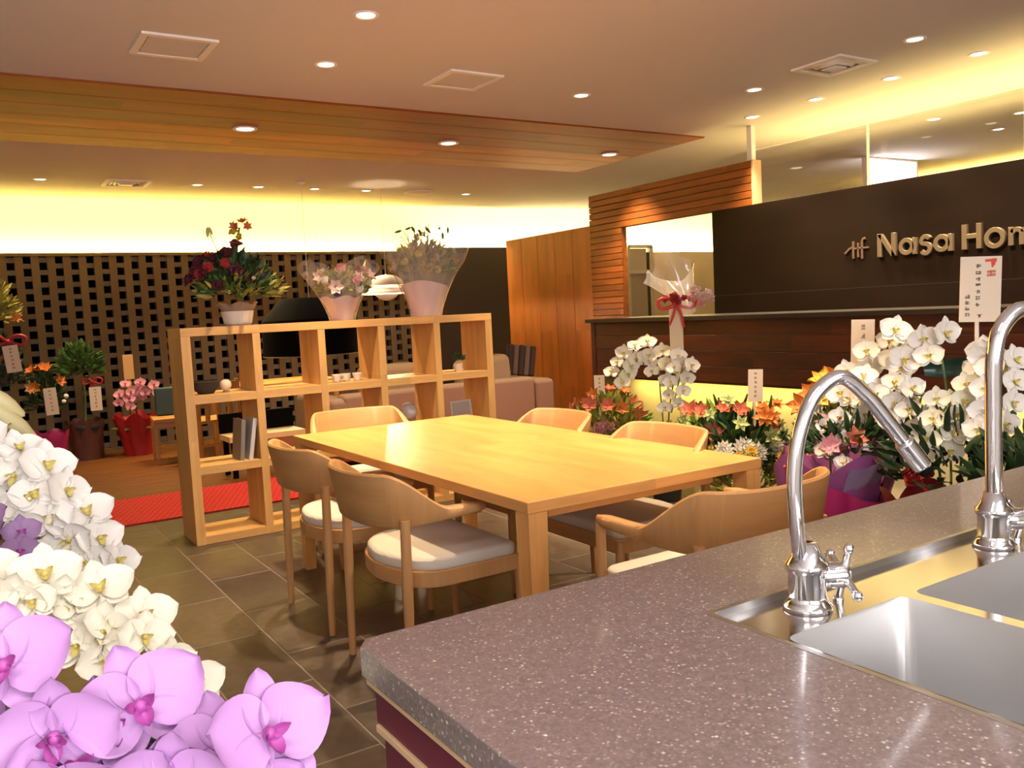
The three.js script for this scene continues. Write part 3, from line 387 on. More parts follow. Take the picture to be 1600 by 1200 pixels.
// ------------------------------------------------------------------ kitchen worktop, sink, taps
const rr2 = (x0, z0, x1, z1, r, P = THREE.Path) => { const s = new P(); s.moveTo(x0 + r, -z0); s.lineTo(x1 - r, -z0); s.quadraticCurveTo(x1, -z0, x1, -z0 - r); s.lineTo(x1, -z1 + r); s.quadraticCurveTo(x1, -z1, x1 - r, -z1); s.lineTo(x0 + r, -z1); s.quadraticCurveTo(x0, -z1, x0, -z1 + r); s.lineTo(x0, -z0 - r); s.quadraticCurveTo(x0, -z0, x0 + r, -z0); return s; };
{ const t = thing('kitchen_counter', 'kitchen counter with a speckled grey quartz worktop and maroon cabinet', 'counter', [0, 0, 0]);
  const s = new THREE.Shape([[0.410, 0.25], [2.75, 0.25], [2.75, 1.075], [0.428, 1.075], [0.410, 1.050]].map(p => new THREE.Vector2(...p))); s.holes.push(rr2(0.838, -0.850, 1.92, -0.36, 0.012));
  const g = new THREE.ExtrudeGeometry(s, { depth: 0.036, bevelEnabled: true, bevelSize: 0.002, bevelThickness: 0.002, bevelOffset: -0.002, bevelSegments: 2 }); g.rotateX(-Math.PI / 2);
  part(t, 'worktop', tri(T(g, 0, 0.832, 0), 0), M.quartz);
  part(t, 'carcass', [bx(0.02, 0.70, 0.74, 0.450, 0.47, -0.66, 1, 0.001), bx(2.2, 0.70, 0.02, 1.56, 0.47, -1.02, 0, 0.001), bx(2.2, 0.02, 0.74, 1.56, 0.12, -0.66, 0, 0.001), bx(0.02, 0.70, 0.74, 2.65, 0.47, -0.66, 1, 0.001)], M.edge);
  part(t, 'top_edge', bx(0.03, 0.012, 0.79, 0.432, 0.822, -0.66, 2, 0.001), M.edge); part(t, 'end_panel', bx(0.018, 0.052, 0.78, 0.436, 0.789, -0.66, 2, 0.001), M.maroon); part(t, 'lower_edge', bx(0.03, 0.010, 0.77, 0.438, 0.757, -0.66, 2, 0.001), M.edge); part(t, 'lower_panel', bx(0.018, 0.60, 0.76, 0.441, 0.45, -0.66, 1, 0.001), M.maroon);
  part(t, 'plinth', bx(2.1, 0.11, 0.66, 1.56, 0.055, -0.66, 0, 0.001), M.black); }
{ const t = thing('double_sink', 'brushed steel double bowl sink set into the quartz worktop', 'sink', [0, 0, 0]);
  const B = [[0.872, -0.742, 1.128, -0.40], [1.152, -0.742, 1.86, -0.40]];
  const s = rr2(0.838, -0.850, 1.92, -0.36, 0.012, THREE.Shape); for (const b of B) s.holes.push(rr2(...b, 0.02));
  const d = new THREE.ExtrudeGeometry(s, { depth: 0.003, bevelEnabled: false, curveSegments: 8 }); d.rotateX(-Math.PI / 2); part(t, 'deck', T(d, 0, 0.8555, 0), M.steelDeck);
  const rimS = rr2(0.8365, -0.8515, 1.9215, -0.3585, 0.013, THREE.Shape); rimS.holes.push(rr2(0.845, -0.843, 1.913, -0.367, 0.008)); const rim = new THREE.ExtrudeGeometry(rimS, { depth: 0.012, bevelEnabled: false }); rim.rotateX(-Math.PI / 2); part(t, 'rim', T(rim, 0, 0.8585, 0), M.steel);
  for (const [x0, z0, x1, z1] of B) { const rings = []; for (const [y, k, r] of [[0.8585, 0, 0.02], [0.85, 0.003, 0.02], [0.70, 0.010, 0.025], [0.672, 0.016, 0.03], [0.664, 0.034, 0.03]]) { const pts = rr2(x0 + k, z0 + k, x1 - k, z1 - k, r, THREE.Shape).getPoints(6); pts.pop(); rings.push(pts.map(p => V(p.x, y, -p.y))); }
    const m = part(t, 'bowl', loft(rings, false, 0.9), M.bowl = M.bowl || std([0.62, 0.62, 0.62], 0.38, { metalness: 0.9, side: THREE.DoubleSide })); part(m, 'bowl_floor', bx(x1 - x0 - 0.06, 0.004, z1 - z0 - 0.06, (x0 + x1) / 2, 0.663, (z0 + z1) / 2), M.bowl); part(m, 'drain', T(lathe([[0, 0.002], [0.02, 0.002], [0.035, 0.0], [0.038, 0.004], [0.03, 0.005], [0.0, 0.003]], 28), (x0 + x1) / 2, 0.667, (z0 + z1) / 2), M.chrome); } }
function tap(label, pos, path, r, turn) {
  const t = thing('kitchen_tap', label, 'tap', pos);
  part(t, 'base', lathe([[0.0, 0], [0.034, 0], [0.034, 0.006], [0.029, 0.012], [0.026, 0.02], [0.026, 0.052], [0.030, 0.058], [0.030, 0.066], [0.022, 0.076], [0.015, 0.094], [0, 0.094]], 36), M.chrome);
  part(t, 'spout', tube(path, r, 80, 18), M.chrome);
  const a = path[path.length - 2], b = path[path.length - 1], dir = V(b[0] - a[0], b[1] - a[1], b[2] - a[2]).normalize(), e = V(...b);
  const noz = lathe([[0, -0.03], [r * 1.25, -0.03], [r * 1.35, -0.026], [r * 1.35, 0.016], [r * 1.2, 0.02], [0, 0.02]], 24); const m = part(t, 'nozzle', noz, M.chrome); m.quaternion.setFromUnitVectors(V(0, 1, 0), dir); m.position.copy(e);
  const tip = part(t, 'aerator', lathe([[0, 0], [r, 0], [r, 0.012], [0, 0.012]], 20), M.black); tip.quaternion.copy(m.quaternion); tip.position.copy(e).addScaledVector(dir, 0.018);
  const h = part(t, 'handle_body', T(lathe([[0, 0], [0.017, 0], [0.019, 0.006], [0.019, 0.034], [0.014, 0.042], [0, 0.042]], 28), 0, 0, 0, 0, 0, -Math.PI / 2), M.chrome); h.position.set(0.018, 0.044, 0.006); h.rotation.y = turn;
  for (let i = 0; i < 4; i++) { const q = part(h, 'cross_lever', [T(new THREE.CapsuleGeometry(0.0055, 0.026, 4, 10), 0.036, 0.027 * Math.cos(i * Math.PI / 2 + 0.4), 0.027 * Math.sin(i * Math.PI / 2 + 0.4), Math.PI / 2 * 0 + (i * Math.PI / 2 + 0.4), 0, 0), T(new THREE.SphereGeometry(0.008, 12, 8), 0.036, 0.046 * Math.cos(i * Math.PI / 2 + 0.4), 0.046 * Math.sin(i * Math.PI / 2 + 0.4))], M.chrome); }
}
tap('chrome swan neck tap at the left end of the sink with a downward spout', [0.985, 0.8585, -0.795], [[-0.012, 0.07, 0], [-0.02, 0.13, 0], [-0.022, 0.19, 0], [-0.012, 0.255, 0.003], [0.014, 0.308, 0.012], [0.05, 0.327, 0.024], [0.085, 0.302, 0.036], [0.12, 0.258, 0.05], [0.158, 0.205, 0.066]], 0.0105, -0.5);
tap('chrome tall neck tap at the right picture edge', [1.465, 0.8585, -0.79], [[0, 0.07, 0], [0, 0.14, 0], [0, 0.24, 0], [0.0, 0.33, 0.002], [0.012, 0.375, 0.008], [0.045, 0.402, 0.02], [0.085, 0.39, 0.034], [0.12, 0.35, 0.05], [0.145, 0.30, 0.062]], 0.0135, -0.5);

// ------------------------------------------------------------------ flowers: shapes (unit size, facing +z)
rnd = rngOf(2024);
function petal(len, wid, cup, bend, n = 6, sharp = 0.8, twist = 0) {
  return surf((u, v) => { const w = wid * Math.pow(Math.sin(Math.PI * Math.pow(Math.min(0.999, v * 0.94 + 0.06), sharp)), 0.62), x = (u - 0.5) * w, k = (u - 0.5) * 2; return V(x, v * len, cup * k * k * wid + bend * v * v + twist * k * v); }, n, n + 1);
}
const around = (g, deg, z = 0) => T(g, 0, 0, z, 0, 0, R(deg - 90));
function orchidGeo(n = 6, seed = 1) { const r = rngOf(seed), j = () => (r() - 0.5) * 14;
  return merge([around(petal(0.52, 0.34, 0.12, 0.06, n, 0.95), 90 + j() * 0.4, -0.012), around(petal(0.47, 0.33, 0.1, 0.07, n, 0.95), -42 + j(), -0.012), around(petal(0.47, 0.33, 0.1, 0.07, n, 0.95), 222 + j(), -0.012), around(petal(0.53, 0.62, 0.10, 0.05 + r() * 0.06, n, 0.80, 0.03), 14 + j(), 0.008), around(petal(0.53, 0.62, 0.10, 0.05 + r() * 0.06, n, 0.80, -0.03), 166 + j(), 0.008)]); }
const orchidLip = merge([T(new THREE.SphereGeometry(0.055, 10, 8), 0, 0.02, 0.06), T(petal(0.17, 0.14, 0.5, 0.1, 3), 0, 0.01, 0.05, 0, 0, Math.PI), T(petal(0.12, 0.10, 0.5, 0.12, 3), 0, 0, 0.05, 0, 0, R(70)), T(petal(0.12, 0.10, 0.5, 0.12, 3), 0, 0, 0.05, 0, 0, R(-70))]);
const orchidBig = [1, 2, 3].map(s => orchidGeo(9, s)), orchidMid = [4, 5, 6].map(s => orchidGeo(5, s)), orchidSmall = [7, 8].map(s => orchidGeo(3, s));
function ringed(rows) { const out = []; for (const [n, tilt, len, wid, cup, z] of rows) for (let i = 0; i < n; i++) out.push(T(T(petal(len, wid, cup, -0.05 * len, 2), 0, 0, 0, tilt, 0, 0), 0, 0, z, 0, 0, Math.PI * 2 * (i + (n % 3) * 0.31) / n)); return merge(out); }
const mumGeo = merge([ringed([[13, 0.15, 0.5, 0.2, 0.3, -0.02], [11, 0.55, 0.44, 0.18, 0.3, 0.03], [9, 0.95, 0.36, 0.16, 0.3, 0.08], [6, 1.3, 0.25, 0.13, 0.3, 0.12]]), T(new THREE.SphereGeometry(0.22, 8, 6), 0, 0, 0.06)]);
const roseGeo = merge([ringed([[5, 0.35, 0.48, 0.50, 0.25, 0], [5, 0.85, 0.42, 0.46, 0.25, 0.03], [4, 1.2, 0.36, 0.34, 0.25, 0.06]]), T(new THREE.SphereGeometry(0.2, 8, 6), 0, 0, 0.12)]);
const lilyGeo = merge([ringed([[3, 0.55, 0.52, 0.27, 0.3, 0], [3, 0.5, 0.5, 0.30, 0.3, 0.02]]).rotateZ(0.3), ringed([[3, 0.6, 0.5, 0.26, 0.3, 0.01]]).rotateZ(R(60) + 0.3), T(new THREE.CylinderGeometry(0.012, 0.012, 0.3, 5), 0, 0, 0.2, Math.PI / 2)]);
const starGeo = ringed([[6, 0.25, 0.5, 0.24, 0.2, 0], [5, 0.8, 0.35, 0.2, 0.2, 0.04]]);
const budGeo = lathe([[0, -0.5], [0.07, -0.45], [0.15, -0.2], [0.17, 0], [0.12, 0.28], [0.05, 0.46], [0, 0.5]], 14);
const berryGeo = new THREE.IcosahedronGeometry(0.5, 1);
const KIND = { orchid: orchidMid, orchidS: orchidSmall, mum: [mumGeo], rose: [roseGeo], lily: [lilyGeo], star: [starGeo], berry: [berryGeo], bud: [budGeo] };
function aim(m, pos, dir, size, up = V(0, 1, 0), roll = 0) {
  const z = dir.clone().normalize(), x = up.clone().cross(z); if (x.lengthSq() < 1e-4) x.set(1, 0, 0); x.normalize(); const y = z.clone().cross(x);
  m.quaternion.setFromRotationMatrix(new THREE.Matrix4().makeBasis(x, y, z)).multiply(new THREE.Quaternion().setFromAxisAngle(V(0, 0, 1), roll)); m.position.copy(pos); m.scale.setScalar(size); return m;
}
const pick = a => a[Math.floor(rnd() * a.length) % a.length], jit = k => (rnd() - 0.5) * 2 * k;
function leafSet(n, c, r, len, wid, opt = {}) {              // many leaves joined: foliage nobody could count
  const out = [], g = [petal(1, wid, 0.15, 0.25, 2, 0.8), petal(1, wid * 0.8, 0.2, -0.2, 2, 0.9)];
  for (let i = 0; i < n; i++) { const a = rnd() * Math.PI * 2, e = opt.flat ? jit(0.5) : Math.asin(-0.25 + 1.25 * rnd()), d = V(Math.cos(a) * Math.cos(e), Math.sin(e), Math.sin(a) * Math.cos(e)), k = 0.3 + 0.65 * Math.cbrt(rnd());
    const p = V(c[0] + d.x * r[0] * k, c[1] + d.y * r[1] * k, c[2] + d.z * r[2] * k), y = d.clone().add(V(jit(0.5), opt.up ?? 0.35, jit(0.5))).normalize(), s = len * (0.7 + 0.6 * rnd());
    const q = new THREE.Quaternion().setFromUnitVectors(V(0, 1, 0), y).multiply(new THREE.Quaternion().setFromAxisAngle(V(0, 1, 0), rnd() * 6.28));
    out.push(pick(g).clone().applyMatrix4(new THREE.Matrix4().compose(p, q, V(s, s, s)))); }
  return merge(out);
}
M.foliage = [M.leaf, M.leafDark, M.leafYellow, M.leafLime];
for (const k of ['leaf', 'leafDark', 'leafYellow', 'leafLime', 'orchidWhite', 'orchidCream', 'orchidPink', 'orchidPurple', 'lipYellow', 'lipMagenta', 'pink', 'paleP', 'red', 'burgundy', 'orange', 'coral', 'yellow', 'white', 'lime', 'violet']) M[k].side = THREE.DoubleSide;
function wrapSheet(rb, rt, h, lobes, amp, seed, zig = 0.12, open = 0) {
  const r = rngOf(seed), ph = r() * 6, n2 = noise2(seed, 32);
  return surf((u, v) => { const a = (open / 2 + u * (1 - open)) * Math.PI * 2, w = Math.pow(v, 1.3), rad = (rb + (rt - rb) * w) * (1 + amp * w * Math.sin(a * lobes + ph) + 0.14 * w * (n2(u * 16, v * 5) - 0.5)); return V(rad * Math.sin(a), v * h * (1 + zig * Math.sin(a * (lobes - 2) + ph * 2) * w), rad * Math.cos(a)); }, 60, 10);
}
const potGeo = (r0, r1, h) => lathe([[0, 0], [r0, 0], [r0 + (r1 - r0) * 0.9, h * 0.88], [r1 * 1.04, h * 0.9], [r1 * 1.06, h], [r1 * 0.96, h], [r1 * 0.9, h * 0.86], [0, h * 0.86]], 28);
function blooms(t, o) {
  for (let i = 0; i < o.n; i++) {
    const a = (o.a0 ?? 0) + (o.a1 ?? Math.PI * 2) * (i + rnd() * 0.8) / o.n, e = Math.asin(Math.max(-1, Math.min(1, (o.e0 ?? -0.15) + ((o.e1 ?? 1) - (o.e0 ?? -0.15)) * rnd()))), d = V(Math.sin(a) * Math.cos(e), Math.sin(e), Math.cos(a) * Math.cos(e)), k = o.k ? o.k[0] + (o.k[1] - o.k[0]) * rnd() : 0.82 + 0.22 * rnd();
    const p = V(o.c[0] + d.x * o.r[0] * k, o.c[1] + d.y * o.r[1] * k, o.c[2] + d.z * o.r[2] * k), m = part(t, 'flower', pick(KIND[o.kind]), pick([].concat(o.mat)));
    const dir = o.kind === 'bud' ? V(jit(1), jit(0.3), jit(1)) : d.add(o.face || V(-0.35, 0.15, 0.7)).add(V(jit(0.3), jit(0.3), jit(0.3)));
    aim(m, p, dir, o.s * (0.85 + 0.3 * rnd()), V(0, 1, 0), o.kind.startsWith('orchid') ? jit(0.3) : rnd() * 6);
    if (o.kind.startsWith('orchid') && o.lip) part(m, 'lip', orchidLip, o.lip);
  }
}
function twigs(n, from, c, r, rad, curl = 0.2) { const out = []; for (let i = 0; i < n; i++) { const e = V(c[0] + jit(r[0]), c[1] + jit(r[1]), c[2] + jit(r[2])), b = V(from[0] + jit(0.02), from[1], from[2] + jit(0.02)), m = b.clone().lerp(e, 0.5).add(V(jit(0.03), curl * 0.1, jit(0.03))); out.push(tube([b.toArray(), m.toArray(), e.toArray()], rad, 8, 5)); } return merge(out); }
function bow(size, mat, t, pos, dir) { const loop = s => tube([[0, 0, 0], [s * 0.35, 0.28, 0.1], [s * 0.72, 0.16, 0.12], [s * 0.6, -0.14, 0.1], [0, 0, 0.03]], 0.075, 24, 6); const m = part(t, 'bow', merge([loop(1), loop(-1), tube([[0, 0, 0.04], [0.18, -0.4, 0.1], [0.26, -0.9, 0.02]], 0.05, 12, 6), tube([[0, 0, 0.04], [-0.14, -0.45, 0.1], [-0.3, -0.8, 0.02]], 0.05, 12, 6), T(new THREE.SphereGeometry(0.13, 10, 8), 0, 0, 0.06)]), mat); aim(m, V(...pos), dir || V(-0.5, 0, 1), size); return m; }
function cardTex(seed, red) {                                // brush-written congratulation card, marks only where the photograph shows them
  const cv = document.createElement('canvas'); cv.width = 128; cv.height = 256; const c = cv.getContext('2d'), r = rngOf(seed); c.fillStyle = '#d8c8b4'; c.fillRect(0, 0, 128, 256);
  const glyph = (x, y, s, col) => { c.strokeStyle = col; c.lineWidth = s * 0.13; c.lineCap = 'round'; for (let k = 0; k < 6; k++) { c.beginPath(); const v = r() < 0.5; if (v) { const a = x + (r() - 0.5) * s * 0.8; c.moveTo(a, y + r() * s * 0.3); c.lineTo(a + (r() - 0.5) * s * 0.3, y + s * (0.6 + 0.3 * r())); } else { const b = y + s * (0.1 + 0.8 * r()); c.moveTo(x - s * 0.4, b); c.lineTo(x + s * 0.4, b - s * 0.06); } c.stroke(); } };
  if (red) { glyph(94, 8, 40, '#c8432c'); glyph(96, 52, 30, '#b0543a'); for (let i = 0; i < 7; i++) glyph(56, 30 + i * 25, 17, '#4a4236'); for (let i = 0; i < 4; i++) glyph(24, 148 + i * 24, 17, '#5a5040'); glyph(62, 226, 15, '#30281e'); }
  else for (let i = 0; i < 6; i++) glyph(64, 20 + i * 36, 24, '#7a6a5c');
  const t = new THREE.CanvasTexture(cv); t.colorSpace = THREE.SRGBColorSpace; return t;
}
function card(t, name, w, h, pos, tex, lean = 0, yaw = -0.75, stick = 0) {
  const g = part(t, name, [new THREE.BoxGeometry(w, h, 0.006)].map(b => { const u = b.attributes.uv; return b; }), new THREE.MeshStandardMaterial({ map: tex, roughness: 0.7 })); g.position.set(...pos); g.rotation.set(0, yaw, lean, 'YXZ');
  if (stick) { const s = part(t, 'stick', cyl(0.008, 0.008, stick, 0, 0, 0, 8), M.card); s.position.set(pos[0] + Math.sin(lean) * (h + stick) / 2 * Math.cos(yaw), pos[1] - (h + stick) / 2 + 0.01, pos[2] - 0.008); }
  return g;
}
// orchid: flowers set alternately along arching stems (points relative to the base)
function orchid(label, pos, stems, o) {
  const t = thing('orchid', label, 'orchid', pos, 0, o.group);
  for (const s of stems) {
    const cv = new THREE.CatmullRomCurve3(s.pts.map(p => V(...p))); part(t, 'stem', new THREE.TubeGeometry(cv, 40, 0.005 * (o.k || 1), 6), M.stem);
    for (let i = 0; i < s.n; i++) { const u = s.t0 + (s.t1 - s.t0) * i / Math.max(1, s.n - 1), p = cv.getPointAt(u), g = cv.getTangentAt(u), f = V(...(s.face || o.face)).normalize(), side = g.clone().cross(f).normalize();
      p.addScaledVector(side, (i % 2 ? 1 : -1) * s.spread + jit(0.008)).addScaledVector(f, 0.02 + jit(0.012));
      const m = part(t, 'flower', pick(o.geo), s.mat || o.mat); aim(m, p, f.clone().add(V(jit(0.35), jit(0.3), jit(0.35))).addScaledVector(side, (i % 2 ? 0.35 : -0.35)), s.size * (0.9 + 0.2 * rnd()), V(0, 1, 0), jit(0.3)); part(m, 'lip', orchidLip, o.lip); }
    for (let i = 0; i < (s.buds || 0); i++) { const u = s.t1 + (1 - s.t1) * (i + 1) / s.buds, p = cv.getPointAt(Math.min(1, u)), b = part(t, 'bud', budGeo, o.bud || M.bud); b.position.copy(p).add(V(jit(0.012), jit(0.008), jit(0.012))); b.scale.setScalar(s.size * 0.30); b.rotation.set(jit(0.8), 0, jit(1.2)); }
  }
  if (o.pot) { part(t, 'pot', potGeo(o.pot[0] * 0.75, o.pot[0], o.pot[1]), o.potMat || M.potWhite); const out = []; for (let i = 0; i < 6; i++) { const a = i * 1.05 + 0.4, l = petal(0.24, 0.085, 0.25, 0.10, 5, 0.7); out.push(T(l, 0, o.pot[1] * 0.9, 0, 0.9, a, 0)); } part(t, 'leaf', merge(out), M.leaf); }
  return t;
}

// ------------------------------------------------------------------ foreground orchids at the left
const near = { geo: orchidMid, mat: M.orchidWhite, lip: M.lipYellow, group: 'gift orchids in the left foreground' };
orchid('nearest orchid, large lavender pink blooms filling the lower left corner', [-0.10, 0, -1.02], [
  { pts: [[0, 0.30, 0], [-0.04, 0.70, 0], [0.02, 0.92, 0.0], [0.11, 0.945, 0.045], [0.20, 0.905, 0.085], [0.28, 0.865, 0.14], [0.36, 0.83, 0.19]], t0: 0.46, t1: 0.94, n: 9, size: 0.122, spread: 0.028, buds: 3 },
  { pts: [[0.01, 0.30, 0.02], [0, 0.65, 0.03], [0.04, 0.82, 0.05], [0.13, 0.845, 0.09], [0.22, 0.80, 0.13], [0.30, 0.75, 0.17]], t0: 0.50, t1: 0.97, n: 8, size: 0.122, spread: 0.03, buds: 2 },
  { pts: [[0, 0.3, 0.03], [0.02, 0.62, 0.06], [0.08, 0.83, 0.06], [0.17, 0.87, 0.08], [0.25, 0.865, 0.12], [0.32, 0.835, 0.16]], t0: 0.56, t1: 1, n: 8, size: 0.11, spread: 0.022 }],
  { ...near, geo: orchidBig, mat: M.orchidPink, lip: M.lipMagenta, bud: M.budPink, face: [-0.05, 0.35, 0.95], pot: [0.09, 0.30], k: 1 });
orchid('cream white orchid just behind the lavender one, blooms in two arching rows', [-0.14, 0, -1.68], [
  { pts: [[0, 0.30, 0], [0.0, 0.70, 0], [0.06, 0.87, 0], [0.16, 0.885, 0.02], [0.24, 0.87, 0.05], [0.31, 0.83, 0.09], [0.37, 0.785, 0.12]], t0: 0.44, t1: 0.98, n: 13, size: 0.108, spread: 0.026, buds: 0 },
  { pts: [[0.02, 0.30, 0.03], [0.02, 0.64, 0.02], [0.08, 0.82, 0.03], [0.19, 0.83, 0.06], [0.29, 0.795, 0.10], [0.36, 0.74, 0.15], [0.41, 0.67, 0.19], [0.47, 0.60, 0.22]], t0: 0.36, t1: 0.92, n: 22, size: 0.085, spread: 0.028, buds: 3 }],
  { ...near, mat: M.orchidCream, face: [-0.1, 0.25, 0.95], pot: [0.10, 0.30] });
orchid('cascading white orchid farthest back of the left foreground group', [-0.10, 0, -2.36], [
  { pts: [[0, 0.30, 0], [0.0, 0.80, 0], [0.07, 1.04, 0.02], [0.16, 1.03, 0.05], [0.22, 0.98, 0.09], [0.27, 0.90, 0.12], [0.31, 0.82, 0.15], [0.36, 0.735, 0.19]], t0: 0.44, t1: 0.98, n: 21, size: 0.112, spread: 0.026, buds: 0 },
  { pts: [[0.02, 0.30, 0.02], [0.03, 0.78, 0.03], [0.10, 0.96, 0.06], [0.18, 0.93, 0.10], [0.235, 0.86, 0.13], [0.28, 0.78, 0.16], [0.31, 0.72, 0.19]], t0: 0.52, t1: 0.97, n: 12, size: 0.09, spread: 0.025, buds: 0 }],
  { ...near, face: [-0.1, 0.2, 0.95], pot: [0.11, 0.30] });
{ const t = orchid('dark purple small-flowered orchid tucked between the white orchids at the left edge', [0.0, 0, -2.02], [
  { pts: [[0, 0.28, 0], [0, 0.66, 0], [0.03, 0.84, 0.02], [0.06, 0.93, 0.03]], t0: 0.70, t1: 1, n: 11, size: 0.07, spread: 0.03 }, { pts: [[0.01, 0.28, 0], [0.03, 0.62, 0.02], [0.07, 0.78, 0.04], [0.10, 0.84, 0.05]], t0: 0.72, t1: 1, n: 6, size: 0.055, spread: 0.025 }],
  { ...near, geo: orchidSmall, mat: M.orchidPurple, lip: M.lipMagenta, face: [-0.1, 0.3, 0.95], pot: [0.08, 0.28] }); }
{ const t = thing('lily_plant', 'plump cream yellow lily buds at the left picture edge above the white orchid', 'flower', [-0.04, 0, -2.80]);
  part(t, 'stem', [tube([[0, 0.28, 0], [0.01, 0.8, 0], [0.05, 1.10, 0.01]], 0.006, 24, 6), tube([[0.01, 0.8, 0], [0.06, 0.98, 0.02], [0.08, 1.02, 0.02]], 0.005, 16, 6)], M.stem); part(t, 'pot', potGeo(0.08, 0.11, 0.28), M.potDark);
  for (const [x, y, z, l, a] of [[0.125, 1.125, 0.02, 0.15, 0.82], [0.145, 1.065, 0.03, 0.16, 0.78], [0.10, 1.045, 0.05, 0.14, 0.62], [0.07, 1.14, 0.0, 0.13, 0.9], [0.09, 0.995, 0.03, 0.12, 0.7]]) { const b = part(t, 'bud', budGeo, M.bud); b.position.set(x, y, z); b.scale.set(l * 0.95, l, l * 0.95); b.rotation.z = a; }
  part(t, 'foliage', leafSet(126, [0.03, 0.93, 0.0], [0.10, 0.16, 0.10], 0.075, 0.35, { up: 0.2 }), M.leafYellow).userData.kind = 'stuff'; part(t, 'dark_foliage', leafSet(189, [0.0, 0.78, -0.02], [0.13, 0.30, 0.12], 0.081, 0.35), M.leafDark).userData.kind = 'stuff'; }

// ------------------------------------------------------------------ bouquets on the bookshelf
{ const t = thing('bouquet', 'dark bouquet with burgundy blooms and tall orange flowers, leftmost on the bookshelf top', 'bouquet', [1.465, 1.297, -5.42], 0, 'bouquets on top of the bookshelf');
  part(t, 'dish', lathe([[0, 0], [0.075, 0], [0.085, 0.02], [0.098, 0.085], [0.102, 0.088], [0.095, 0.088], [0.08, 0.02], [0, 0.012]], 36), M.potWhite);
  part(t, 'wrap', T(wrapSheet(0.085, 0.115, 0.07, 7, 0.12, 5), 0, 0.065, 0), std([0.30, 0.20, 0.14], 0.7, { side: THREE.DoubleSide }));
  part(t, 'foliage', leafSet(357, [0.01, 0.24, 0], [0.22, 0.18, 0.17], 0.064, 0.53), M.leafDark).userData.kind = 'stuff'; part(t, 'pale_foliage', leafSet(115, [0.04, 0.20, 0.02], [0.25, 0.13, 0.18], 0.075, 0.33), M.leafYellow).userData.kind = 'stuff'; part(t, 'green_foliage', leafSet(126, [0, 0.20, 0.04], [0.22, 0.14, 0.17], 0.064, 0.44), M.leaf).userData.kind = 'stuff';
  blooms(t, { kind: 'rose', mat: M.burgundy, n: 18, s: 0.10, c: [-0.05, 0.27, 0], r: [0.22, 0.17, 0.16] }); blooms(t, { kind: 'mum', mat: M.red, n: 8, s: 0.085, c: [-0.12, 0.33, 0.02], r: [0.13, 0.13, 0.12] }); blooms(t, { kind: 'mum', mat: M.violet, n: 6, s: 0.075, c: [0.02, 0.26, 0.02], r: [0.19, 0.14, 0.15] }); blooms(t, { kind: 'berry', mat: M.white, n: 5, s: 0.022, c: [0.05, 0.27, 0.04], r: [0.18, 0.13, 0.14] });
  part(t, 'stem', [tube([[0, 0.2, 0], [0.02, 0.42, 0], [0.05, 0.60, 0]], 0.006, 16, 6), tube([[0, 0.2, 0], [0.01, 0.42, 0], [0.02, 0.53, 0]], 0.01, 16, 6), tube([[0, 0.2, 0], [-0.08, 0.42, 0], [-0.13, 0.56, 0]], 0.003, 16, 5)], M.leafDark);
  blooms(t, { kind: 'lily', mat: M.coral, n: 4, s: 0.085, c: [0.065, 0.60, 0], r: [0.05, 0.035, 0.03] }); blooms(t, { kind: 'rose', mat: M.yellow, n: 2, s: 0.07, c: [0.015, 0.545, 0.01], r: [0.015, 0.02, 0.02] }); blooms(t, { kind: 'bud', mat: M.lime, n: 2, s: 0.06, c: [-0.13, 0.565, 0], r: [0.03, 0.015, 0.02] }); blooms(t, { kind: 'bud', mat: M.burgundy, n: 3, s: 0.10, c: [0.015, 0.48, 0], r: [0.02, 0.03, 0.02] }); }
{ const t = thing('bouquet', 'bouquet of pink and cream blooms in clear film, in the middle of the shelf', 'bouquet', [2.145, 1.297, -5.42], 0, 'bouquets on top of the bookshelf');
  part(t, 'wrap', wrapSheet(0.07, 0.125, 0.15, 7, 0.1, 9, 0.06), M.wrapPink); part(t, 'pot', potGeo(0.055, 0.07, 0.12), std([0.42, 0.18, 0.08], 0.6)); part(t, 'film', wrapSheet(0.085, 0.25, 0.36, 6, 0.1, 19), M.film);
  part(t, 'foliage', leafSet(231, [0, 0.22, 0], [0.17, 0.12, 0.14], 0.052, 0.50), M.leafYellow).userData.kind = 'stuff'; part(t, 'dark_foliage', leafSet(105, [0.03, 0.20, 0], [0.16, 0.11, 0.13], 0.052, 0.50), M.leaf).userData.kind = 'stuff';
  blooms(t, { kind: 'lily', mat: M.paleP, n: 7, s: 0.12, c: [0, 0.23, 0.02], r: [0.18, 0.13, 0.13] }); blooms(t, { kind: 'rose', mat: M.pink, n: 6, s: 0.085, c: [0.06, 0.24, 0.02], r: [0.13, 0.14, 0.12] }); blooms(t, { kind: 'mum', mat: M.white, n: 5, s: 0.07, c: [0, 0.22, 0.02], r: [0.18, 0.14, 0.13] }); blooms(t, { kind: 'rose', mat: M.red, n: 2, s: 0.07, c: [0.07, 0.31, 0.02], r: [0.05, 0.04, 0.06] }); blooms(t, { kind: 'mum', mat: M.violet, n: 3, s: 0.06, c: [-0.03, 0.18, 0.06], r: [0.10, 0.06, 0.10] }); }
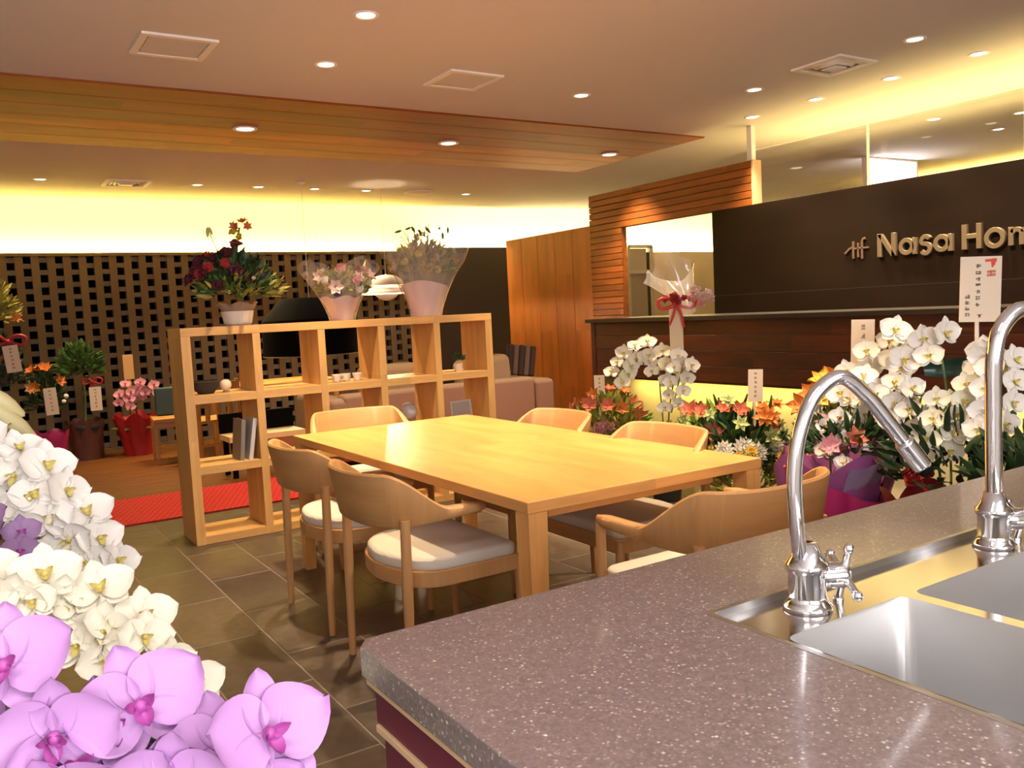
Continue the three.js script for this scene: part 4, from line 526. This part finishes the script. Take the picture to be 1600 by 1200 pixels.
{ const t = thing('bouquet', 'tall bouquet in pale pink paper and clear film, right on the shelf', 'bouquet', [2.765, 1.297, -5.42], 0, 'bouquets on top of the bookshelf');
  part(t, 'wrap', T(wrapSheet(0.10, 0.15, 0.18, 3, 0.12, 14, 0.35, 0.3), 0, 0, 0, 0, Math.PI, 0), M.wrapPink); part(t, 'pot', potGeo(0.08, 0.098, 0.14), M.potWhite); part(t, 'film', wrapSheet(0.11, 0.31, 0.46, 5, 0.09, 15, 0.1), M.film);
  part(t, 'foliage', leafSet(252, [0, 0.34, 0], [0.24, 0.15, 0.16], 0.058, 0.45), M.leafYellow).userData.kind = 'stuff'; part(t, 'dark_foliage', leafSet(189, [0.02, 0.33, 0], [0.19, 0.16, 0.14], 0.058, 0.45), M.leaf).userData.kind = 'stuff';
  blooms(t, { kind: 'mum', mat: M.yellow, n: 8, s: 0.07, c: [0, 0.33, 0], r: [0.25, 0.13, 0.15] }); blooms(t, { kind: 'rose', mat: M.paleP, n: 6, s: 0.085, c: [-0.04, 0.34, 0], r: [0.20, 0.14, 0.15] }); blooms(t, { kind: 'star', mat: M.orange, n: 6, s: 0.06, c: [0.08, 0.34, 0], r: [0.17, 0.13, 0.14] });
  part(t, 'stem', twigs(10, [0, 0.25, 0], [0.0, 0.56, 0], [0.20, 0.07, 0.08], 0.003), M.stem);
  blooms(t, { kind: 'bud', mat: M.leaf, n: 9, s: 0.055, c: [0.02, 0.57, 0], r: [0.22, 0.05, 0.06], e0: -0.5 }); blooms(t, { kind: 'star', mat: M.paleP, n: 12, s: 0.05, c: [-0.01, 0.50, 0], r: [0.06, 0.09, 0.05], e0: -0.6 }); for (let i = 0; i < 7; i++) { const m = part(t, 'bud', budGeo, M.stem); m.position.set(0.03 + jit(0.012), 0.50 + i * 0.02, jit(0.01)); m.scale.setScalar(0.045 - i * 0.004); m.rotation.z = jit(0.5); } }
{ const t = thing('pot_plant', 'tiny green plant in a white pot in the right upper cell of the bookshelf', 'plant', [2.985, 0.893, -5.40]); part(t, 'pot', potGeo(0.026, 0.032, 0.055), M.potWhite); part(t, 'foliage', leafSet(84, [0, 0.085, 0], [0.035, 0.035, 0.035], 0.026, 0.50), M.leafDark).userData.kind = 'stuff'; }

// ------------------------------------------------------------------ flower gifts on the floor in front of the desk
{ const t = thing('flower_arrangement', 'low arrangement of coral and pink blooms at the left end of the desk', 'flowers', [3.80, 0, -4.74], 0, 'floor arrangements along the reception desk'); const f = V(-0.6, 0.2, 0.7);
  part(t, 'pot', potGeo(0.13, 0.17, 0.28), M.potDark); part(t, 'foliage', leafSet(315, [0, 0.42, 0], [0.28, 0.24, 0.26], 0.081, 0.40), M.leafYellow).userData.kind = 'stuff'; part(t, 'green_foliage', leafSet(147, [0.02, 0.45, 0], [0.28, 0.22, 0.26], 0.081, 0.40), M.leafLime).userData.kind = 'stuff';
  blooms(t, { kind: 'lily', mat: M.coral, n: 9, s: 0.15, c: [-0.02, 0.52, 0], r: [0.26, 0.20, 0.24], face: f }); blooms(t, { kind: 'rose', mat: M.pink, n: 9, s: 0.11, c: [-0.02, 0.42, 0], r: [0.26, 0.16, 0.26], face: f, e1: 0.5 }); blooms(t, { kind: 'lily', mat: M.orange, n: 6, s: 0.14, c: [0.05, 0.55, 0], r: [0.24, 0.20, 0.22], face: f }); blooms(t, { kind: 'mum', mat: M.violet, n: 4, s: 0.09, c: [-0.02, 0.40, 0.03], r: [0.25, 0.12, 0.25], face: f, e1: 0.4 }); blooms(t, { kind: 'mum', mat: M.yellow, n: 5, s: 0.08, c: [0, 0.48, 0], r: [0.28, 0.18, 0.26], face: f });
  card(t, 'name_card', 0.075, 0.20, [-0.02, 0.72, -0.06], cardTex(3, false), 0, -0.6, 0.30); }
{ const t = orchid('white orchid with a red bow and clear film plume in front of the desk', [3.88, 0, -4.25], [
    { pts: [[0, 0.28, 0], [-0.01, 0.70, -0.02], [-0.03, 0.99, -0.04], [-0.09, 0.99, -0.14], [-0.13, 0.90, -0.24], [-0.15, 0.78, -0.31]], t0: 0.52, t1: 0.98, n: 15, size: 0.115, spread: 0.045, buds: 2, mat: M.orchidCream },
    { pts: [[0.01, 0.28, 0.02], [0, 0.62, 0.05], [0.0, 0.92, 0.16], [-0.03, 0.94, 0.24], [-0.04, 0.83, 0.20], [-0.05, 0.70, 0.16], [-0.06, 0.60, 0.13]], t0: 0.46, t1: 0.98, n: 14, size: 0.105, spread: 0.04 }],
    { geo: orchidMid, mat: M.orchidWhite, lip: M.lipYellow, face: [-0.7, 0.15, 0.75], pot: [0.12, 0.28], potMat: M.potDark });
  part(t, 'plaque', T(bx(0.085, 0.42, 0.012, 0, 0, 0, 1), -0.02, 1.07, 0.16, 0, -0.7, 0), std([0.66, 0.53, 0.33], 0.6)); blooms(t, { kind: 'rose', mat: M.red, n: 4, s: 0.075, c: [-0.05, 1.31, 0.15], r: [0.03, 0.04, 0.05], face: V(-0.7, 0, 0.7) }); bow(0.16, M.ribbon, t, [-0.03, 1.29, 0.18], V(-0.7, 0, 0.7)); part(t, 'film', T(wrapSheet(0.05, 0.19, 0.34, 5, 0.16, 33, 0.2, 0.25), 0.03, 1.24, 0.24, -0.35, 0.8, -0.3), M.film); blooms(t, { kind: 'rose', mat: [M.pink, M.red], n: 6, s: 0.06, c: [0.0, 1.29, 0.26], r: [0.06, 0.05, 0.09], face: V(-0.7, 0, 0.7) }); blooms(t, { kind: 'rose', mat: [M.paleP, M.wrapPink], n: 8, s: 0.07, c: [0.02, 1.32, 0.34], r: [0.05, 0.06, 0.08], face: V(-0.7, 0, 0.7) });
  const out = []; for (let i = 0; i < 12; i++) out.push(T(petal(0.34, 0.10, 0.2, 0.12, 5, 0.7), 0, 0.32, 0, 0.5 + rnd() * 0.5, i * 0.55, 0)); part(t, 'leaf', out, M.leafLime); }
{ const t = thing('flower_arrangement', 'large mixed arrangement of red lilies and white chrysanthemums behind the table corner', 'flowers', [3.45, 0, -3.22], 0, 'floor arrangements along the reception desk'); const f = V(-0.65, 0.2, 0.7);
  part(t, 'pot', potGeo(0.14, 0.18, 0.26), M.potDark); part(t, 'foliage', leafSet(483, [0, 0.44, 0], [0.28, 0.26, 0.26], 0.075, 0.38), M.leafDark).userData.kind = 'stuff'; part(t, 'green_foliage', leafSet(231, [0, 0.44, 0], [0.28, 0.26, 0.26], 0.081, 0.30), M.leaf).userData.kind = 'stuff'; part(t, 'lime_foliage', leafSet(147, [-0.02, 0.46, -0.15], [0.26, 0.24, 0.26], 0.093, 0.30), M.leafLime).userData.kind = 'stuff';
  part(t, 'low_foliage', leafSet(260, [0.0, 0.30, 0.12], [0.27, 0.16, 0.22], 0.08, 0.35), M.leafYellow).userData.kind = 'stuff'; blooms(t, { kind: 'mum', mat: [M.yellow, M.lime], n: 14, s: 0.07, c: [-0.05, 0.30, 0.14], r: [0.26, 0.16, 0.2], face: f, e0: -0.6, e1: 0.6 });
  for (let i = 0; i < 6; i++) part(t, 'blade_leaf', T(petal(0.34, 0.05, 0.2, 0.05, 4, 0.8), jit(0.2), 0.48, jit(0.25), jit(0.3), 0, jit(0.4)), M.leaf);
  blooms(t, { kind: 'lily', mat: [M.red, M.coral], n: 11, s: 0.13, c: [-0.02, 0.52, -0.14], r: [0.26, 0.24, 0.22], face: f }); blooms(t, { kind: 'lily', mat: M.coral, n: 7, s: 0.12, c: [0.02, 0.58, 0.0], r: [0.2, 0.20, 0.22], face: f }); blooms(t, { kind: 'mum', mat: M.white, n: 15, s: 0.115, c: [-0.06, 0.48, 0.02], r: [0.26, 0.22, 0.27], face: f, e1: 0.6 }); blooms(t, { kind: 'star', mat: M.lime, n: 9, s: 0.10, c: [-0.05, 0.60, 0.02], r: [0.26, 0.20, 0.27], face: f }); blooms(t, { kind: 'mum', mat: M.yellow, n: 14, s: 0.075, c: [-0.05, 0.42, 0.14], r: [0.28, 0.24, 0.22], face: f, e1: 0.6 }); blooms(t, { kind: 'star', mat: M.orange, n: 7, s: 0.12, c: [0.02, 0.62, 0.24], r: [0.18, 0.16, 0.12], face: f }); blooms(t, { kind: 'rose', mat: M.burgundy, n: 6, s: 0.10, c: [-0.1, 0.46, -0.22], r: [0.2, 0.14, 0.16], face: f }); blooms(t, { kind: 'rose', mat: M.paleP, n: 4, s: 0.10, c: [-0.1, 0.55, -0.2], r: [0.2, 0.10, 0.12], face: f });
  card(t, 'name_card', 0.075, 0.17, [0.04, 0.85, 0.10], cardTex(4, false), -0.03, -0.72, 0.30); }
{ const t = thing('flower_arrangement', 'orange and yellow lilies with small white orchids behind the swan neck tap', 'flowers', [3.5, 0, -2.64], 0, 'floor arrangements along the reception desk'); const f = V(-0.7, 0.2, 0.7);
  part(t, 'pot', potGeo(0.13, 0.17, 0.26), M.potDark); part(t, 'foliage', leafSet(252, [0, 0.54, 0], [0.19, 0.28, 0.19], 0.070, 0.38), M.leafYellow).userData.kind = 'stuff'; part(t, 'dark_foliage', leafSet(189, [0, 0.50, 0], [0.19, 0.28, 0.19], 0.070, 0.38), M.leafDark).userData.kind = 'stuff';
  blooms(t, { kind: 'lily', mat: [M.yellow, M.orange], n: 12, s: 0.15, c: [0, 0.68, 0], r: [0.18, 0.22, 0.18], face: f }); blooms(t, { kind: 'orchid', mat: M.orchidWhite, lip: M.lipYellow, n: 10, s: 0.085, c: [-0.08, 0.62, 0.04], r: [0.17, 0.22, 0.17], face: f }); blooms(t, { kind: 'rose', mat: M.pink, n: 4, s: 0.09, c: [-0.1, 0.52, 0.1], r: [0.18, 0.12, 0.16], face: f }); }
{ const t = orchid('white orchid in purple and magenta wrapping beside the armchair', [3.12, 0, -2.36], [
    { pts: [[0, 0.30, 0], [0.03, 0.75, 0.02], [0.08, 1.00, 0.08], [0.10, 1.05, 0.16], [0.08, 1.06, 0.24], [0.04, 1.03, 0.32]], t0: 0.58, t1: 1, n: 10, size: 0.115, spread: 0.035, buds: 0 },
    { pts: [[0.0, 0.30, 0.02], [0.02, 0.66, 0.05], [0.05, 0.88, 0.10], [0.03, 0.94, 0.20], [0.0, 0.88, 0.28], [-0.02, 0.80, 0.32]], t0: 0.50, t1: 1, n: 10, size: 0.11, spread: 0.035 },
    { pts: [[-0.02, 0.30, 0.0], [-0.03, 0.62, 0.0], [-0.05, 0.78, 0.02], [-0.09, 0.76, 0.06], [-0.12, 0.68, 0.08], [-0.13, 0.61, 0.09]], t0: 0.55, t1: 1, n: 7, size: 0.085, spread: 0.028 }],
    { geo: orchidMid, mat: M.orchidWhite, lip: M.lipYellow, face: [-0.72, 0.12, 0.7], pot: [0.13, 0.30], potMat: M.potDark });
  part(t, 'wrap', wrapSheet(0.13, 0.25, 0.62, 7, 0.07, 41, 0.07), M.wrapPurple); part(t, 'wrap_front', T(wrapSheet(0.145, 0.21, 0.46, 5, 0.08, 43, 0.08, 0.35), -0.02, 0.04, 0.03, 0, 2.2, 0), M.wrapMagenta); part(t, 'wrap_flap', T(wrapSheet(0.12, 0.32, 0.40, 4, 0.12, 47, 0.1, 0.62), -0.06, 0.24, -0.05, 0, -2.4, 0), M.wrapLilac);
  blooms(t, { kind: 'lily', mat: [M.coral, M.pink], n: 8, s: 0.12, c: [-0.06, 0.62, 0.06], r: [0.15, 0.14, 0.18], face: V(-0.7, 0.2, 0.7) }); part(t, 'foliage', leafSet(126, [0, 0.66, 0.04], [0.17, 0.10, 0.17], 0.081, 0.38), M.leafDark).userData.kind = 'stuff';
  card(t, 'placard', 0.095, 0.28, [0.16, 1.05, 0.03], cardTex(5, false), -0.03, -0.74, 0.5); }
{ const t = orchid('large white orchid under the congratulation sign, left of the tall neck tap', [3.15, 0, -1.86], [
    { pts: [[0, 0.30, 0], [0.02, 0.80, -0.02], [0.03, 1.06, -0.06], [0.02, 1.15, -0.10], [-0.02, 1.13, -0.16], [-0.05, 1.06, -0.20]], t0: 0.74, t1: 1, n: 5, size: 0.125, spread: 0.04 },
    { pts: [[0.02, 0.30, 0.02], [0.05, 0.84, 0.08], [0.05, 1.06, 0.14], [0.01, 1.04, 0.18], [-0.02, 0.95, 0.19], [-0.04, 0.86, 0.19], [-0.05, 0.78, 0.18]], t0: 0.62, t1: 1, n: 12, size: 0.115, spread: 0.035 },
    { pts: [[0, 0.30, 0.02], [0.0, 0.70, 0.04], [-0.01, 0.90, 0.05], [-0.05, 0.92, 0.04], [-0.08, 0.84, 0.02], [-0.10, 0.75, 0.01], [-0.11, 0.67, 0.0]], t0: 0.56, t1: 1, n: 12, size: 0.105, spread: 0.04, mat: M.orchidCream },
    { pts: [[0, 0.30, -0.02], [0.0, 0.66, -0.06], [-0.02, 0.88, -0.14], [-0.06, 0.90, -0.22], [-0.09, 0.84, -0.26]], t0: 0.62, t1: 1, n: 7, size: 0.105, spread: 0.035 }],
    { geo: orchidMid, mat: M.orchidWhite, lip: M.lipYellow, face: [-0.78, 0.12, 0.64], pot: [0.14, 0.30], potMat: M.potDark });
  part(t, 'wrap', wrapSheet(0.14, 0.24, 0.50, 7, 0.07, 51, 0.08), M.wrapRed); part(t, 'wrap_flap', T(wrapSheet(0.03, 0.08, 0.22, 4, 0.2, 53, 0.12, 0.4), -0.08, 0.55, -0.12, 0, -2.6, 0), M.wrapOrange); part(t, 'foliage', leafSet(189, [0, 0.60, 0], [0.22, 0.24, 0.24], 0.104, 0.33), M.leafDark).userData.kind = 'stuff'; blooms(t, { kind: 'rose', mat: [M.burgundy, M.red], n: 8, s: 0.10, c: [-0.06, 0.58, 0.06], r: [0.16, 0.12, 0.2], face: V(-0.7, 0.2, 0.7) });
  part(t, 'long_leaf', T(petal(0.34, 0.07, 0.15, -0.08, 6, 0.7), 0.02, 0.99, -0.12, 0.0, -0.8, -1.5), M.potGreen);
  card(t, 'sign_card', 0.145, 0.25, [0.17, 1.295, 0.02], cardTex(8, true), -0.03, -0.78, 0.8); }
{ const t = thing('flower_arrangement', 'dark red and golden arrangement behind the foot of the tall neck tap', 'flowers', [3.0, 0, -1.45], 0, 'floor arrangements along the reception desk'); const f = V(-0.8, 0.2, 0.6);
  part(t, 'pot', potGeo(0.12, 0.16, 0.26), M.potDark); part(t, 'foliage', leafSet(294, [0, 0.52, 0], [0.22, 0.30, 0.26], 0.081, 0.38), M.leafDark).userData.kind = 'stuff'; blooms(t, { kind: 'star', mat: [M.yellow, M.lime], n: 10, s: 0.10, c: [-0.02, 0.64, 0], r: [0.2, 0.2, 0.2], face: f }); blooms(t, { kind: 'rose', mat: M.burgundy, n: 9, s: 0.10, c: [-0.04, 0.50, 0], r: [0.2, 0.22, 0.24], face: f }); }

// ------------------------------------------------------------------ plants along the brick screen
{ const t = thing('flower_stand', 'tall yellow green stand arrangement with a red bow at the left picture edge', 'flowers', [0.24, 0, -9.15]);
  part(t, 'stand', [tube([[-0.2, 0, 0.15], [0, 0.95, 0]], 0.015, 8, 6), tube([[0.2, 0, 0.15], [0, 0.95, 0]], 0.015, 8, 6), tube([[0, 0, -0.2], [0, 0.95, 0]], 0.015, 8, 6)], M.potDark); part(t, 'foliage', leafSet(399, [0, 1.50, 0], [0.22, 0.30, 0.2], 0.093, 0.38), M.leafYellow).userData.kind = 'stuff'; part(t, 'lower_foliage', leafSet(357, [0.0, 0.95, 0], [0.22, 0.40, 0.2], 0.093, 0.35), M.leafDark).userData.kind = 'stuff'; part(t, 'pot', potGeo(0.12, 0.16, 0.2), M.potDark).position.y = 0.85;
  blooms(t, { kind: 'lily', mat: [M.yellow, M.orange], n: 12, s: 0.14, c: [0, 1.46, 0], r: [0.22, 0.28, 0.2] }); blooms(t, { kind: 'mum', mat: M.burgundy, n: 6, s: 0.1, c: [0.02, 1.1, 0.05], r: [0.2, 0.2, 0.18] }); bow(0.20, M.wrapRed, t, [0.13, 1.25, 0.27], V(-0.1, 0, 1)); card(t, 'name_card', 0.12, 0.24, [0.15, 1.10, 0.30], cardTex(12, false), 0.1, -0.1); }
{ const t = thing('flower_arrangement', 'brown orange arrangement in a magenta pot by the brick screen', 'flowers', [0.68, 0, -9.60]);
  part(t, 'wrap', wrapSheet(0.125, 0.16, 0.34, 7, 0.07, 61, 0.06), M.wrapMagenta); part(t, 'pot', potGeo(0.11, 0.13, 0.24), M.potDark); part(t, 'foliage', leafSet(315, [0, 0.64, 0], [0.15, 0.32, 0.15], 0.070, 0.38), M.leafDark).userData.kind = 'stuff'; blooms(t, { kind: 'lily', mat: [M.orange, M.cardWood], n: 9, s: 0.15, c: [-0.02, 0.80, 0.02], r: [0.13, 0.18, 0.13] }); blooms(t, { kind: 'berry', mat: M.white, n: 4, s: 0.045, c: [0.1, 0.62, 0.1], r: [0.12, 0.1, 0.1] }); card(t, 'name_card', 0.11, 0.26, [0.02, 0.66, 0.26], cardTex(13, false), 0.05, -0.1); }
{ const t = thing('pot_plant', 'leafy dark green plant with a white tag in front of the brick screen', 'plant', [1.03, 0, -9.85]);
  part(t, 'pot', potGeo(0.13, 0.17, 0.36), M.potDark); part(t, 'wrap', wrapSheet(0.15, 0.18, 0.40, 7, 0.06, 63, 0.05), std([0.10, 0.03, 0.02], 0.6, { side: THREE.DoubleSide })); part(t, 'stem', [tube([[0, 0.3, 0], [0.02, 0.7, 0], [0, 1.0, 0]], 0.012, 12, 6)], M.stem); part(t, 'foliage', leafSet(399, [0, 0.92, 0], [0.19, 0.26, 0.19], 0.087, 0.43), M.leaf).userData.kind = 'stuff'; bow(0.14, M.wrapRed, t, [0.08, 0.80, 0.2]); card(t, 'name_card', 0.11, 0.24, [0.09, 0.63, 0.24], cardTex(14, false), 0, -0.1); }
{ const t = orchid('pink orchid in red wrapping with a wooden plaque by the brick screen', [1.50, 0, -9.72], [
    { pts: [[0, 0.28, 0], [0, 0.55, 0], [-0.02, 0.70, 0.03], [-0.08, 0.70, 0.06], [-0.11, 0.62, 0.09], [-0.12, 0.52, 0.11]], t0: 0.4, t1: 1, n: 11, size: 0.12, spread: 0.05 },
    { pts: [[0.01, 0.28, 0], [0.02, 0.55, 0], [0.06, 0.70, 0.03], [0.13, 0.70, 0.06], [0.15, 0.62, 0.08]], t0: 0.5, t1: 1, n: 9, size: 0.12, spread: 0.05 }],
    { geo: orchidSmall, mat: M.pink, lip: M.lipMagenta, face: [-0.1, 0.1, 1], pot: [0.12, 0.26], potMat: M.potDark });
  part(t, 'wrap', wrapSheet(0.14, 0.22, 0.42, 8, 0.08, 71, 0.08), M.wrapRed); part(t, 'plaque', bx(0.10, 0.26, 0.015, -0.03, 0.92, -0.03, 1, 0.002), M.cardWood); part(t, 'plaque_post', bx(0.03, 0.55, 0.012, -0.03, 0.52, -0.035, 1, 0.002), M.cardWood); }

scene.traverse(o => { if (o.isMesh) { o.castShadow = true; o.receiveShadow = true; } });
renderer.render(scene, camera);
